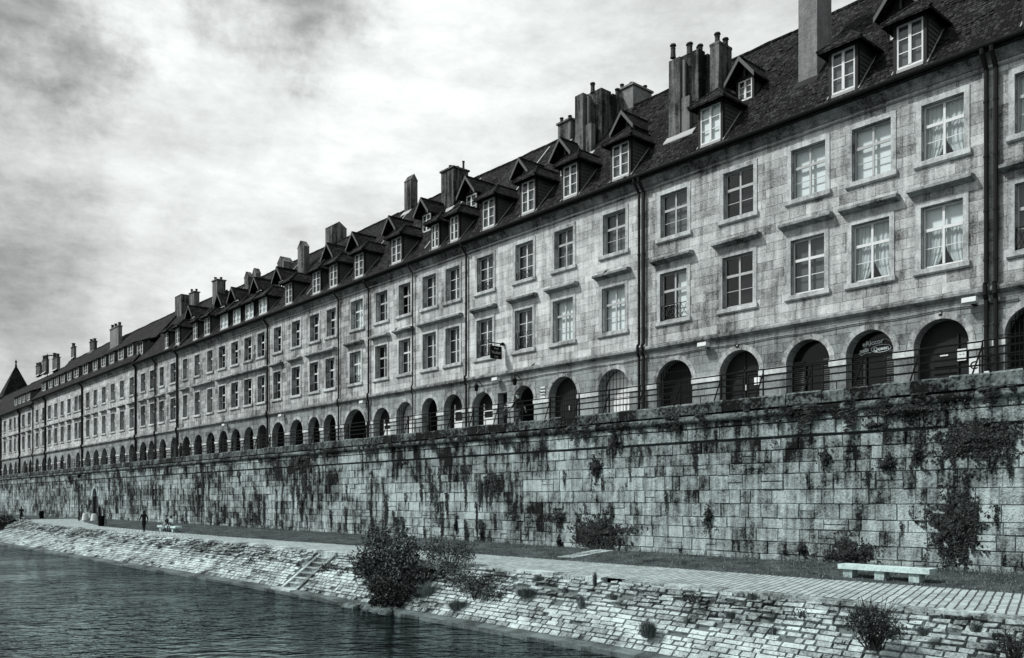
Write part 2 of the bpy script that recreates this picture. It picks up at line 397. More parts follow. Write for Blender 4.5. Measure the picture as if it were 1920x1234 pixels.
def arcpts(c,r,sp,n=16): return [(c-r*math.cos(math.pi*k/n),sp+r*math.sin(math.pi*k/n)) for k in range(n+1)]
def arch_fill(H,x0,x1,z0,zt,kind,dp,near):
    r=(x1-x0)/2; c=(x0+x1)/2; sp=zt-r; y=DF+dp; zb=z0
    P=[(x0,zb)]+arcpts(c,r,sp)+[(x1,zb)]
    if kind in('door','panel','louvre'):
        d=MB(); d.poly([(a,y-.04,b) for a,b in P])
        if kind=='door':
            d.box(c-.04,c+.04,y-.1,y-.04,zb,zt-.03); d.box(x0+.03,x1-.03,y-.1,y-.041,sp+.12,sp+.2)
            for s0,s1 in((x0+.12,c-.12),(c+.12,x1-.12)):
                for a,b in((.12,.55),(.68,1.0),(1.12,1.85)):
                    if s1-s0>.2:
                        for q in((s0,s0+.05,a,b),(s1-.05,s1,a,b),(s0+.05,s1-.05,b-.05,b),(s0+.05,s1-.05,a,a+.05)): d.box(q[0],q[1],y-.075,y-.04,zb+q[2],zb+q[3])
        elif kind=='panel':
            n=max(4,int((x1-x0)/.18))
            for k in range(1,n):
                xx=x0+(x1-x0)*k/n; zz=sp+math.sqrt(max(0,r*r-(xx-c)**2))-.05
                d.box(xx-.012,xx+.012,y-.06,y-.04,zb,zz)
        else:
            for k in range(7):
                zz=zb+.35+k*.27
                if zz<sp+.25: d.box(c-.45,c+.42,y-.09,y-.04,zz,zz+.11)
            d.box(c+.43,c+.48,y-.12,y-.04,zb,sp+.45)
        do=d.build('door',M['darkwood'],H)
        h=MB(); h.box(c+.06 if kind!='louvre' else c-.2,c+.1 if kind!='louvre' else c+.1,y-.13,y-.1,zb+(1.05 if kind!='louvre' else 1.55),zb+(1.35 if kind!='louvre' else 1.6)); h.build('handle',M['white'],do)
        if kind=='door' and near:
            w=MB(); 
            for s0 in (c+.5,c+.68): w.box(s0,s0+.13,y-.085,y-.045,zb+1.3,zb+1.68)
            w.build('lit_pane',M['blind'],do)
    elif kind=='grille':
        zs=zb+.75
        m=MB(); m.box(x0,x1,y-.1,y+.1,zb,zs); m.build('parapet_panel',M['trim'],H)
        m=MB(); m.poly([(a,y+.02,b) for a,b in P]); m.build('window',M['dark'],H)
        gr=MB(); n=max(6,int((x1-x0)/.14)); yy=DF+min(dp*.5,.2)
        for k in range(1,n):
            xx=x0+(x1-x0)*k/n; zz=sp+math.sqrt(max(0,r*r-(xx-c)**2)); gr.tube((xx,yy,zs-.05),(xx,yy,zz),.016,None,4)
        for z in (zs+.05,zs+.5,sp,sp+r*.5):
            hw=r if z<=sp else math.sqrt(r*r-(z-sp)**2); gr.tube((c-hw,yy,z),(c+hw,yy,z),.02,None,4)
        gr.build('iron_grille',M['iron'],H)
    elif kind=='whitegrille':
        zs=zb+.6
        m=MB(); m.box(x0,x1,y-.1,y+.1,zb,zs); m.build('parapet_panel',M['trim'],H)
        m=MB(); m.poly([(a,y+.1,max(b,zs)) for a,b in P]); m.build('window',M['blind'],H)
        gr=MB(); n=9; yy=DF+.1
        for k in range(1,n):
            xx=x0+(x1-x0)*k/n; zz=sp+math.sqrt(max(0,r*r-(xx-c)**2)); gr.tube((xx,yy,zs),(xx,yy,zz),.016,None,4)
        for z in (zs+.05,zs+.4,zs+.8,sp,sp+r*.5):
            hw=r if z<=sp else math.sqrt(r*r-(z-sp)**2); gr.tube((c-hw,yy,z),(c+hw,yy,z),.018,None,4)
        gr.build('iron_grille',M['iron'],H)
    elif kind=='shop':
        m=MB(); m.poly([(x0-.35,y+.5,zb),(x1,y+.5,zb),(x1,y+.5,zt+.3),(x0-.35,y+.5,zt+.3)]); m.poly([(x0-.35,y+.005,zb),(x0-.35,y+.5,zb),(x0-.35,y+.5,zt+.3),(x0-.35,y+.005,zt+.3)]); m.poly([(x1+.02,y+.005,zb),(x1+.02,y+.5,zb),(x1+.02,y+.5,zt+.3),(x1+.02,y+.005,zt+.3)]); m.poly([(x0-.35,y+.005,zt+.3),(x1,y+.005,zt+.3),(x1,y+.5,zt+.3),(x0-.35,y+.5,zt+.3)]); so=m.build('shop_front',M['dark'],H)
        f=MB(); w=x1-x0
        f.box(x0,x1,y-.06,y,sp-.02,sp+.07)
        for k in (0,.3,.7,1): xx=x0+w*k; f.box(xx-.035,xx+.035,y-.06,y,zb,sp-.02)
        f.build('frame',M['darkwood'],so)
        for a,b in((x0+.06,x0+w*.28),(x0+w*.72,x1-.06)):
            sh=MB()
            for k in range(18): sh.hexa([(a,y-.03,zb+.5+k*.09),(b,y-.03,zb+.5+k*.09),(b,y+.03,zb+.52+k*.09),(a,y+.03,zb+.52+k*.09),(a,y-.03,zb+.55+k*.09),(b,y-.03,zb+.55+k*.09),(b,y+.03,zb+.58+k*.09),(a,y+.03,zb+.58+k*.09)])
            sh.box(a,b,y-.02,y+.03,zb,zb+.46)
            sh.build('louvred_shutter',M['darkshut'],so)
        gl=MB(); gl.poly([(a,y+.03,b) for a,b in P]); gl.build('glass',M['shopglass'],so)
    elif kind=='glazed':
        m=MB(); m.poly([(a,y+.02,b) for a,b in P]); do=m.build('door',M['dark'],H)
        f=MB(); f.box(c-.5,c-.42,y-.05,y,zb,sp+.4); f.box(c+.42,c+.5,y-.05,y,zb,sp+.4); f.box(c-.42,c+.42,y-.05,y,sp-.1,sp); f.box(c-.42,c+.42,y-.04,y,zb,zb+1.2)
        f.build('frame',M['white'],do)
    else:   # open passage
        m=MB(); D=2.5
        for (a,b),(e,h) in zip(P,P[1:]): m.poly([(a,y+.001,b),(e,y+.001,h),(e,y+D,h),(a,y+D,b)])
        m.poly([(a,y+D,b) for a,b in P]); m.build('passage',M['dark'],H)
    if near:
        m=MB(); m.tone=ru(.5,.8)
        A=arcpts(c,r,sp,18); B=arcpts(c,r+.24,sp,18)
        for k in range(18):
            tn=ru(-.35,.25)
            p=[(A[k][0],DF-.025,A[k][1]),(A[k+1][0],DF-.025,A[k+1][1]),(B[k+1][0],DF-.025,B[k+1][1]),(B[k][0],DF-.025,B[k][1])]
            m.poly(p,tone=tn)
            m.poly([p[3],p[2],(B[k+1][0],DF+.01,B[k+1][1]),(B[k][0],DF+.01,B[k][1])],tone=tn)
            m.poly([p[0],p[1],(A[k+1][0],DF+.01,A[k+1][1]),(A[k][0],DF+.01,A[k][1])],tone=tn)
        m.build('arch_surround',M['trim'],H)
M['shopglass']=plain('dark_shop_glass',.006,.88,.12,.3,2,spec=.2,bump=.05)
M['darkshut']=plain('shutter_paint',.05,.88,.6,.3)
def px_house(name,label,p0,p1,up,lo,arches,dz=0,ridge=7.3,wu=(15.78,17.95),wl=(11.6,14.0),dp=.3,near=False,pipes=(),chims=(),dorm=(),gabs=(),boxes=(),spec_u=None,spec_l=None,hoodmerge=None,x0=None,x1=None,flash=(),atop=9.58):
    X0=x0 if x0 is not None else X(p0,DF); X1=x1 if x1 is not None else X(p1,DF)
    H=empty('town_house',((X0+X1)/2,DF,STREET),label,'house','town houses in the long riverside row')
    w=MB(); w.tone=ru(.25,.75); G0=STREET-.2; S=10.2; MID=14.9; TOP=EAVE-.1+dz
    def pxw(L): return [(X(a,DF),X(b,DF)) for a,b in L]
    U=pxw(up); L=pxw(lo); A=pxw(arches) if arches and isinstance(arches[0][0],(int,float)) and len(arches[0])==2 else [(X(a[0],DF),X(a[1],DF)) for a in arches]
    kinds=[a[2] if len(a)>2 else 'open' for a in arches]; tops=[a[3] if len(a)>3 else atop for a in arches]
    aops=[]
    for (a,b),k,tp in zip(A,kinds,tops):
        aops.append(dict(x0=a,x1=b,z0=G0+.25,z1=tp,arch=(k!='rect')))
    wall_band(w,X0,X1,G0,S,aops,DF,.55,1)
    wall_band(w,X0,X1,S,MID,[dict(x0=a,x1=b,z0=wl[0],z1=wl[1]) for a,b in L],DF,dp,0)
    wall_band(w,X0,X1,MID,TOP,[dict(x0=a,x1=b,z0=wu[0],z1=wu[1]) for a,b in U],DF,dp,0)
    yb=DF+11.5
    w.poly([(X0,yb,G0),(X1,yb,G0),(X1,yb,TOP),(X0,yb,TOP)],0)
    ry=DF-.45+ridge/SL
    for xx in (X0+.01,X1-.01): w.poly([(xx,DF,G0),(xx,yb,G0),(xx,yb,TOP),(xx,2*ry-yb+0,EAVE+dz) if 0 else (xx,ry,EAVE+dz+ridge-.2),(xx,DF,TOP)],0)
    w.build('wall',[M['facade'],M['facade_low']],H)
    # string course, frieze and cornice
    m=MB(); m.tone=ru(.2,.6); j=ru(-.01,.01)
    m.profx([(DF-.03,S-.02),(DF-.2+j,S+.1),(DF-.2+j,S+.2),(DF-.14,S+.27),(DF-.03,S+.3),(DF+.02,S+.3),(DF+.02,S-.02)],X0,X1); m.build('string_course',M['mould'],H)
    m=MB(); m.tone=ru(.4,.7)
    m.profx([(DF-.04,18.42+dz),(DF-.07,18.46+dz),(DF-.04,18.52+dz),(DF+.02,18.52+dz),(DF+.02,18.42+dz)],X0,X1)
    e=EAVE+dz
    m.profx([(DF-.03,e-.52),(DF-.1,e-.4),(DF-.1,e-.34),(DF-.24,e-.2),(DF-.3,e-.19),(DF-.3,e-.1),(DF+.02,e-.1),(DF+.02,e-.52)],X0,X1,tone=.35); m.build('cornice',M['mould'],H)
    # roof
    r=MB(); n=max(2,int((X1-X0)/1.2)); V=[];Fs=[]
    for i in range(n+1):
        xx=X0+(X1-X0)*i/n; s=mn.noise(Vector((xx*.35,1.3,p0*.01)))*.09+mn.noise(Vector((xx*1.7,4,0)))*.03
        V+= [(xx,DF-.47,e-.02),(xx,(DF-.45+ry)/2,e+ridge/2+s*.7),(xx,ry,e+ridge+s),(xx,2*ry-DF+.4,e)]
    for i in range(n):
        a=i*4;b=a+4
        for k in range(3): Fs.append((a+k,b+k,b+k+1,a+k+1))
    r.solid(V,Fs,.14)
    for i in range(n):  # ridge tiles
        a=V[i*4+2];b=V[i*4+6]
        if near or i%1==0: r.tube((a[0],a[1],a[2]),(b[0],b[1],b[2]+.03),.11,.10,6,tone=ru(.3,.9))
    if near:
        for i in range(420 if p1>1300 else 160):  # slipped and mossy tiles stand proud
            px=ru(X0,X1); py=ru(DF-.2,ry-.2); z=roofz(py,dz)
            dy=.09; 
            r.hexa([(px,py,z+.01),(px+.16,py,z+.01),(px+.16,py+dy,z+SL*dy+.01),(px,py+dy,z+SL*dy+.01),(px,py-.02,z+.035),(px+.16,py-.02,z+.035),(px+.16,py+dy,z+SL*dy+.03),(px,py+dy,z+SL*dy+.03)],tone=ru(.5,1.5))
    ro=r.build('roof',M['roof'],H)
    gt=MB(); N=8
    for k in range(N):
        a=math.pi+math.pi*k/N; b=math.pi+math.pi*(k+1)/N; y0=DF-.56;zz=e-.02
        gt.poly([(X0,y0+.09*math.cos(a),zz+.09*math.sin(a)),(X1,y0+.09*math.cos(a),zz+.09*math.sin(a)),(X1,y0+.09*math.cos(b),zz+.09*math.sin(b)),(X0,y0+.09*math.cos(b),zz+.09*math.sin(b))])
    gt.box(X0,X1,DF-.46,DF-.305,e-.17,e-.1); gt.tube((X0,DF-.655,e),(X1,DF-.655,e),.016,None,5)
    gt.build('gutter',M['zinc'],H)
    for pp in pipes:
        for xx,rr in pp:
            pm=MB(); pm.path([(xx,DF-.56,e-.1),(xx,DF-.52,e-.3),(xx,DF-.14,e-.75),(xx,DF-.14,S+.45),(xx,DF-.26,S+.32),(xx,DF-.26,S-.06),(xx,DF-.14,S-.2),(xx,DF-.14,STREET)],rr,8)
            for z in (17.2,15.2,13.2,11.4,9,7.8): pm.tube((xx,DF-.14,z),(xx,DF-.14,z+.07),rr*1.25,None,8)
            pm.build('downpipe',M['zinc'],H)
    S_l=spec_l or {}; S_u=spec_u or {}
    for i,(a,b) in enumerate(U): make_window(H,a,b,wu[0],wu[1],dict(dict(sur=.2 if near else .16,apron=.0),**(S_u.get('all',{})),**S_u.get(i,{})),dp)
    for i,(a,b) in enumerate(L):
        sp=dict(dict(sur=.2 if near else .16,hood=True),**(S_l.get('all',{})),**S_l.get(i,{}))
        if hoodmerge is not None:
            for (i0,i1) in hoodmerge:
                if i==i0: sp['hood']=(L[i0][0]-.35,L[i1][1]+.35)
                elif i0<i<=i1: sp['hood']=None
        make_window(H,a,b,wl[0],wl[1],sp,dp)
    for (a,b),k,tp in zip(A,kinds,tops):
        if k!='rect': arch_fill(H,a,b,G0+.25,tp,k,.55,near)
        else:
            m=MB(); m.poly([(a,DF+.5,G0),(b,DF+.5,G0),(b,DF+.5,tp),(a,DF+.5,tp)]); m.box((a+b)/2-.04,(a+b)/2+.04,DF+.42,DF+.49,G0,tp); m.build('door',M['darkwood'],H)
    # impost blocks on the piers
    edges=[X0]+[v for ab in A for v in ab]+[X1]
    for k in range(0,len(edges),2):
        a,b=edges[k],edges[k+1]
        if b-a>.25 and b-a<2.2:
            sp=8.25; m=MB(); m.tone=ru(.8,1.1); m.profx([(DF-.05,sp),(DF-.06,sp+.3),(DF+.02,sp+.3),(DF+.02,sp)],a-.03 if k>0 else a,b+.03 if k<len(edges)-2 else b)
            m.build('impost',M['trim'],H)
    for c in chims: chimney(ro,*c,dz=dz)
    for d in dorm: dormer(H,d,dz)
    for d in gabs: gable(H,d,dz)
    for d in boxes: boxdormer(H,d,dz)
    for (a,b,q0,q1) in flash:
        f=MB(); xa=X(a,DF)
        y0=DF-.3+q0*(ry-DF); y1=DF-.3+q1*(ry-DF)
        f.hexa([(xa,y0,roofz(y0,dz)),(xa+b,y0,roofz(y0,dz)),(xa+b,y1,roofz(y1,dz)),(xa,y1,roofz(y1,dz)),(xa,y0,roofz(y0,dz)+.07),(xa+b,y0,roofz(y0,dz)+.07),(xa+b,y1,roofz(y1,dz)+.07),(xa,y1,roofz(y1,dz)+.07)])
        f.build('flashing',M['flash'],ro)
    return H
def pot(mb,c,h,r,tone=.5):
    mb.lathe(c,[(0,0),(r*1.15,0),(r,.06),(r*.85,h*.6),(r*1.0,h*.72),(r*.8,h*.75),(r*.8,h*.84),(r*1.25,h*.88),(r*1.05,h),(0,h*1.03)],8,tone=tone)
def chimney(ro,pl,pm,pr,ytop,ybase,style='flat',pots=(),mat='chim',dz=0):
    xl,y0=roofhit(pl,ybase,dz); xr=y0*g(pm); y1=xr/g(pr); y1=min(max(y1,y0+.35),y0+3.2)
    zt=Zof(pl,ytop,y0); zb=roofz(y0,dz)-.3
    m=MB(); m.tone=ru(.4,.7)
    if style=='flat' or style=='cap':
        m.box(xl,xr,y0,y1,zb,zt-.12)
        if style=='cap': m.box(xl-.09,xr+.09,y0-.09,y1+.09,zt-.12,zt)
        else: m.box(xl-.02,xr+.02,y0-.02,y1+.02,zt-.12,zt)
    elif style=='point':      # pitched capping
        c=(y0+y1)/2; zz=zt-.55
        m.box(xl,xr,y0,y1,zb,zz)
        m.profx([(y0-.04,zz),(y1+.04,zz),(c,zt)],xl-.03,xr+.03)
    elif style=='gable':
        c=(xl+xr)/2; zz=zt-.6; m.box(xl,xr,y0,y1,zb,zz)
        m.poly([(xl-.03,y0,zz),(xr+.03,y0,zz),(c,y0,zt)]); m.poly([(xl-.03,y1,zz),(xr+.03,y1,zz),(c,y1,zt)])
        m.poly([(xl-.05,y0-.04,zz),(c,y0-.04,zt+.05),(c,y1+.04,zt+.05),(xl-.05,y1+.04,zz)]); m.poly([(xr+.05,y0-.04,zz),(c,y0-.04,zt+.05),(c,y1+.04,zt+.05),(xr+.05,y1+.04,zz)])
    elif style=='cluster':    # flues of different breadth joined side by side
        w=xr-xl; dd=y1-y0
        m.box(xl,xl+w*.45,y0,y0+dd*.3,zb,zt-.1,tone=.6); m.box(xl+w*.1,xr,y0+dd*.28,y0+dd*.62,zb,zt+.12,tone=.35); m.box(xl+w*.3,xr+w*.12,y0+dd*.6,y1,zb,zt-.05,tone=.25)
        m.tube((xl+w*.55,y0+dd*.12,zb+.3),(xl+w*.55,y0+dd*.12,zt-.3),.09,None,8,tone=1.3)
        m.box(xl+w*.45,xl+w*.8,y0+dd*.06,y0+dd*.2,zb,zb+2.2,tone=.9)
    ch=m.build('chimney',M[mat],ro)
    # lead apron at the foot
    f=MB(); zf=roofz(y0-.25,dz)+.05
    f.hexa([(xl-.15,y0-.28,zf-.06),(xr+.15,y0-.28,zf-.06),(xr+.15,y0+.02,zf+.28),(xl-.15,y0+.02,zf+.28),(xl-.15,y0-.28,zf),(xr+.15,y0-.28,zf),(xr+.15,y0+.02,zf+.36),(xl-.15,y0+.02,zf+.36)])
    f.build('flashing',M['flash'] if mat=='chim' else M['zinc'],ro)
    if pots:
        for (fx,fy,h,r) in pots:
            pm_=MB(); pot(pm_,(xl+(xr-xl)*fx,y0+(y1-y0)*fy,zt-.02+(.1 if style=='cluster' else 0)),h,r); pm_.build('chimney_pot',M['pot'],ro)
def dwin(H,d,x0,x1,y,z0,z1,mat,fill):
    fr=MB(); b=.07; c=(x0+x1)/2
    fr.box(x0,x0+b,y-.03,y+.04,z0,z1); fr.box(x1-b,x1,y-.03,y+.04,z0,z1); fr.box(x0+b,x1-b,y-.03,y+.04,z0,z0+b+.02); fr.box(x0+b,x1-b,y-.03,y+.04,z1-b,z1)
    fr.box(c-.06,c+.06,y-.045,y+.03,z0+b+.02,z1-b)
    for t in (.36,.67):
        zz=z0+(z1-z0)*t
        fr.box(x0+b,c-.06,y-.02,y+.02,zz-.018,zz+.018); fr.box(c+.06,x1-b,y-.02,y+.02,zz-.018,zz+.018)
    fr.build('window_frame',M[mat],d)
    gl=MB(); gl.poly([(x0,y+.01,z0),(x1,y+.01,z0),(x1,y+.01,z1),(x0,y+.01,z1)]); gl.build('window_pane',M['glass'],d)
    bl=MB(); bl.poly([(x0,y+.1,z0),(x1,y+.1,z0),(x1,y+.1,z1),(x0,y+.1,z1)]); bl.build('window_blind',M[fill],d)
def dormer(H,d,dz):
    a,b=d[0],d[1]; fill=d[2] if len(d)>2 else 'greyblind'; sc_=d[3] if len(d)>3 else 1
    y=DF-.1; x0=X(a,y);x1=X(b,y); z0=19.62+dz; z1=z0+1.75*sc_; t=.13
    m=MB(); zr=roofz(y,dz)-.2
    ytop=roofy(z1+.2,dz)
    # front posts, head, cheeks
    m.box(x0-t,x0,y-.05,y+.12,zr,z1+.14,0); m.box(x1,x1+t,y-.05,y+.12,zr,z1+.14,0); m.box(x0,x1,y-.05,y+.12,z1,z1+.14,0); m.box(x0,x1,y-.06,y+.12,zr,z0,2)
    for xx in (x0-t+.01,x1+t-.01):
        m.poly([(xx,y+.1,zr),(xx,y+.1,z1+.14),(xx,ytop,z1+.14)],1)
    for k in range(9):      # overlapping cheek boards
        zz=z0+(z1-z0)*k/9; ye=roofy(zz,dz)+.1
        for xx,s in((x1+t-.01,1),(x0-t+.01,-1)):
            m.hexa([(xx,y+.12,zz),(xx+.03*s,y+.12,zz),(xx+.03*s,ye,zz),(xx,ye,zz),(xx,y+.12,zz+.17),(xx+.005*s,y+.12,zz+.17),(xx+.005*s,ye+.12,zz+.17),(xx,ye+.12,zz+.17)],1,tone=ru(.2,.8))
    D=m.build('dormer',[M['dormerwood'],M['cheek'],M['flash']],H)
    # hipped tile roof
    r=MB(); e=.32; ze=z1+.1; xc=(x0+x1)/2; hw=(x1-x0)/2+t+e; zp=ze+hw*.92; yf=y-.42; ya=yf+hw*1.05
    V=[(x0-t-e,yf,ze),(x1+t+e,yf,ze),(xc,ya,zp),(xc,roofy(zp,dz)+.1,zp),(x0-t-e,roofy(ze,dz)+.15,ze),(x1+t+e,roofy(ze,dz)+.15,ze)]
    r.solid(V,[(0,1,2),(0,2,3,4),(1,5,3,2)],.1)
    for k in range(7):
        for s in (0,1):
            p=Vector(V[s]).lerp(Vector(V[2]),k/7); q=Vector(V[s]).lerp(Vector(V[2]),(k+1.15)/7); r.tube(p,q,.075,.06,6,tone=1.1)
        p=Vector(V[2]).lerp(Vector(V[3]),k/7); q=Vector(V[2]).lerp(Vector(V[3]),(k+1.1)/7); r.tube(p,q,.075,.06,6,tone=1.2)
    r.build('dormer_roof',M['roof'],D)
    dwin(H,D,x0,x1,y,z0,z1,'white',fill)
    f=MB()   # valley flashing on the right cheek foot
    f.tube((x1+t+.04,y-.1,roofz(y-.1,dz)+.03),(x1+t+.04,ytop-.1,roofz(ytop-.1,dz)+.03),.03,None,4); f.tube((x0-t-.04,y-.1,roofz(y-.1,dz)+.03),(x0-t-.04,ytop-.1,roofz(ytop-.1,dz)+.03),.03,None,4)
    f.build('flashing',M['flash'],D)
def gable(H,d,dz):
    a,b=d[0],d[1]; solid=len(d)>2 and d[2]=='solid'; s=1.25 if solid else 1
    y=DF+1.95; x0=X(a,y);x1=X(b,y)
    if x1-x0<.55: c=(x0+x1)/2; x0,x1=c-.28,c+.28
    z0=22.05+dz; z1=z0+1.0*s; t=.12
    m=MB(); zr=roofz(y,dz)-.15; ytop=roofy(z1+.2,dz)
    m.box(x0-t,x0,y-.05,y+.1,zr,z1+.12,0); m.box(x1,x1+t,y-.05,y+.1,zr,z1+.12,0); m.box(x0,x1,y-.05,y+.1,z1,z1+.12,0); m.box(x0,x1,y-.05,y+.1,zr,z0,0)
    for xx in (x0-t+.01,x1+t-.01): m.poly([(xx,y+.1,zr),(xx,y+.1,z1+.12),(xx,ytop,z1+.12)],1)
    xc=(x0+x1)/2; hw=(x1-x0)/2+t+.33; ze=z1-.08; zp=ze+hw*1.22
    m.poly([(x0-t,y+.05,z1+.12),(x1+t,y+.05,z1+.12),(xc,y+.05,zp-.1)],0)
    m.box(xc-.05,xc+.05,y-.1,y-.02,z1+.12,zp-.25,1)
    D=m.build('dormer',[M['dormerwood'],M['cheek']],H)
    r=MB(); yf=y-.55
    V=[(xc-hw,yf,ze),(xc,yf,zp),(xc+hw,yf,ze),(xc-hw,roofy(ze,dz)+.1,ze),(xc,roofy(zp,dz)+.1,zp),(xc+hw,roofy(ze,dz)+.1,ze)]
    r.solid(V,[(0,1,4,3),(1,2,5,4)],.09); r.tube(V[1],V[4],.07,None,6,tone=1.1)
    r.build('dormer_roof',M['roof'],D)
    bb=MB()
    for p,q in((V[0],V[1]),(V[2],V[1])):
        bb.hexa([(p[0],yf-.04,p[2]-.2),(q[0],yf-.04,q[2]-.2),(q[0],yf,q[2]-.2),(p[0],yf,p[2]-.2),(p[0],yf-.04,p[2]+.03),(q[0],yf-.04,q[2]+.03),(q[0],yf,q[2]+.03),(p[0],yf,p[2]+.03)])
    bb.build('barge_board',M['barge'],D)
    dwin(H,D,x0,x1,y,z0,z1,'white','greyblind')
def boxdormer(H,d,dz):
    a,b=d; y=DF+.5; x0=X(a,y);x1=X(b,y); z0=roofz(y,dz)+.15; z1=z0+1.45; m=MB()
    x0+=.1;x1-=.1
    m.box(x0-.12,x0,y-.05,roofy(z1,dz),z0-.2,z1,0); m.box(x1,x1+.12,y-.05,roofy(z1,dz),z0-.2,z1,0); m.box(x0,x1,y-.05,y+.1,z0-.4,z0,0)
    D=m.build('dormer',[M['cheek']],H)
    r=MB(); yb=roofy(z1+.9,dz); r.solid([(x0-.35,y-.3,z1),(x1+.35,y-.3,z1),(x1+.35,yb,z1+.95),(x0-.35,yb,z1+.95)],[(0,1,2,3)],.12); r.build('dormer_roof',M['roof'],D)
    dwin(H,D,x0,x1,y,z0,z1,'white','greyblind')
    f=MB(); f.box(x0-.1,x0+.02,y-.1,y-.055,z0,z1); f.box(x1-.02,x1+.1,y-.1,y-.055,z0,z1); f.build('window_casing',M['white'],D)

W='white'
h0=px_house('h0','stone town house at the right edge of the photo with a grilled arch',1863,0,
  [(1903,1985),(2060,2160),(2250,2360)],[(1903,1985),(2060,2160),(2250,2360)],[(1884,1992,'grille'),(2055,2170,'panel'),(2245,2370,'door')],near=True,x1=9,dp=.25,
  spec_u={'all':{'fill':'curtain'}},spec_l={'all':{'guard':'flat','gh':.8,'fill':'grey'}},pipes=[[(X(1870,DF),.085)]],
  dorm=[(1925,1985)],gabs=[])
# extra bays of the same house beyond the frame edge
h1=px_house('h1','grand stone house with white curtained windows and shop arches below',1207,1863,
  [(1239,1289),(1357,1413),(1484,1548),(1598,1671),(1728,1808)],[(1238,1288),(1355,1412),(1483,1546),(1597,1668),(1727,1806)],
  [(1231,1298,'grille'),(1349,1424,'door'),(1474,1556,'shop'),(1586,1676,'shop'),(1713,1817,'louvre')],near=True,dp=.25,
  spec_u={0:{'fill':'grey'},1:{'fill':'none'},2:{'fill':W},3:{'fill':W},4:{'fill':'curtain','frame':'white'}},
  spec_l={0:{'fill':'half','guard':'flat'},1:{'fill':'none'},2:{'fill':'grey','frame':'white'},3:{'fill':'curtain','frame':'white'},4:{'fill':'topwhite','frame':'white'}},
  pipes=[[(X(1852,DF),.085)],[(X(1210,DF),.08)]],
  dorm=[(1314,1352,'blind'),(1560,1604),(1682,1732)],gabs=[(1385,1411),(1669,1713)],
  chims=[(1497,1532,1559,-75,158,'flat',(),'chiml'),(1254,1300,1335,112,262,'cluster',((.1,.1,.7,.14),(.6,.35,.6,.14),(.45,.5,.75,.14),(.75,.7,.6,.14),(.6,.85,.7,.14))),
         (1331,1348,1372,84,235,'flat',((.4,.3,.62,.14),(.6,.8,.5,.14)))])
h2=px_house('h2','stone house with a black hanging sign and bowed iron window guards',880,1207,
  [(895,925),(967,1000),(1040,1075),(1131,1173)],[(894,924),(966,999),(1037,1075),(1129,1172)],
  [(885,925,'glazed',9.42),(933,951,'rect',9.2),(963,1001,'open',9.45),(1029,1083,'panel',9.62),(1122,1180,'whitegrille',9.6)],near=True,dp=.3,
  spec_u={0:{'kind':'tall','guard':'flat','gh':.45,'frame':'white'},1:{'kind':'tall','guard':'flat','gh':.45,'frame':'white'},2:{'fill':'grey'},3:{'fill':'grey'}},
  spec_l={0:{'kind':'tall','guard':'bow','gh':1.0,'frame':'white'},1:{'kind':'tall','guard':'bow','gh':1.0,'frame':'white'},2:{'fill':W},3:{'fill':W}},
  pipes=[[(X(1202,DF)-.02,.07)]],
  dorm=[(1149,1180),(1057,1083),(979,1003,'greyblind',1.05),(906,928)],gabs=[(1167,1188),(1051,1072),(977,993),(875,894,'solid')],
  chims=[(1078,1112,1166,178,300,'cluster',((.5,.3,.6,.14),(.9,.9,.5,.13))),(1160,1187,1222,168,215,'cap',((.1,.1,.35,.12),(.5,.3,.4,.12),(.5,.55,.35,.12),(.8,.8,.35,.12)),'chiml'),(1046,1070,1082,232,275,'cap',((.2,.2,.35,.12),(.7,.5,.35,.12)))],
  flash=[(915,.12,.1,1.0)])
h3=px_house('h3','four bay stone house with a half open window and white glazed door',695.5,880,
  [(705,727),(748,770),(793,818),(836,862)],[(704,726),(748,770),(793,818),(836,862)],
  [(700,732,'glazed',9.4),(743,776,'whitegrille'),(791,820,'open'),(832,867,'glazed')],near=True,dp=.38,
  spec_u={0:{'fill':'grey'},1:{'fill':'none','open':True},2:{'kind':'tall','frame':'white'},3:{'kind':'tall','frame':'white'}},
  spec_l={0:{'fill':'none'},1:{'fill':'grey','frame':'white'},2:{'kind':'tall','frame':'white'},3:{'kind':'tall','frame':'white'}},hoodmerge=[(2,3)],
  pipes=[[(X(878,DF)-.05,.07)],[(X(777,DF),.045)]],
  dorm=[(845,860,'greyblind',.9),(810,823,'greyblind',.9),(735,753),],gabs=[(793,808,'solid'),(733,747)],
  chims=[(827,850,878,322,398,'cap',((.4,.3,.4,.12),(.6,.6,.35,.12),(.85,.8,.7,.09))),(758,770,783,330,400,'point')],flash=[(790,.12,.1,1.0)])
h4=px_house('h4','narrow one bay stone house with a wide dark arch',636.5,695.5,
  [(659,681)],[(656,677)],[(645,687,'open',9.6)],near=True,dp=.38,
  spec_u={0:{'kind':'cross','frame':'white','fill':W}},spec_l={0:{'kind':'cross','frame':'white','fill':W,'guard':'flat','gh':.5}},
  pipes=[[(X(694,DF),.07)],[(X(637.5,DF),.06)]],dorm=[(666,682)],gabs=[(664,678)],chims=[(610,622,650,418,470,'point')],flash=[(660,.12,.1,1.0)])
h5=px_house('h5','stone house with four iron guarded first floor windows',506,636.5,
  [(514,528),(548,563.5),(582,599),(613,630.5)],[(513,527),(547.5,563),(581,597.5),(611,628)],
  [(510,533.5),(544,568.5),(578,599.7),(607,630)],near=True,dp=.4,atop=9.5,
  spec_u={'all':{'frame':'white'}},spec_l={'all':{'guard':'flat','gh':.55,'frame':'white'}},hoodmerge=[(2,3)],pipes=[],
  dorm=[(619,633),(587,601),(536,548)],gabs=[(616,630),(523,534)],chims=[(558,570,580,455,520,'gable'),(520,532,550,484,520,'gable')],flash=[(570,.12,.1,1.0)])
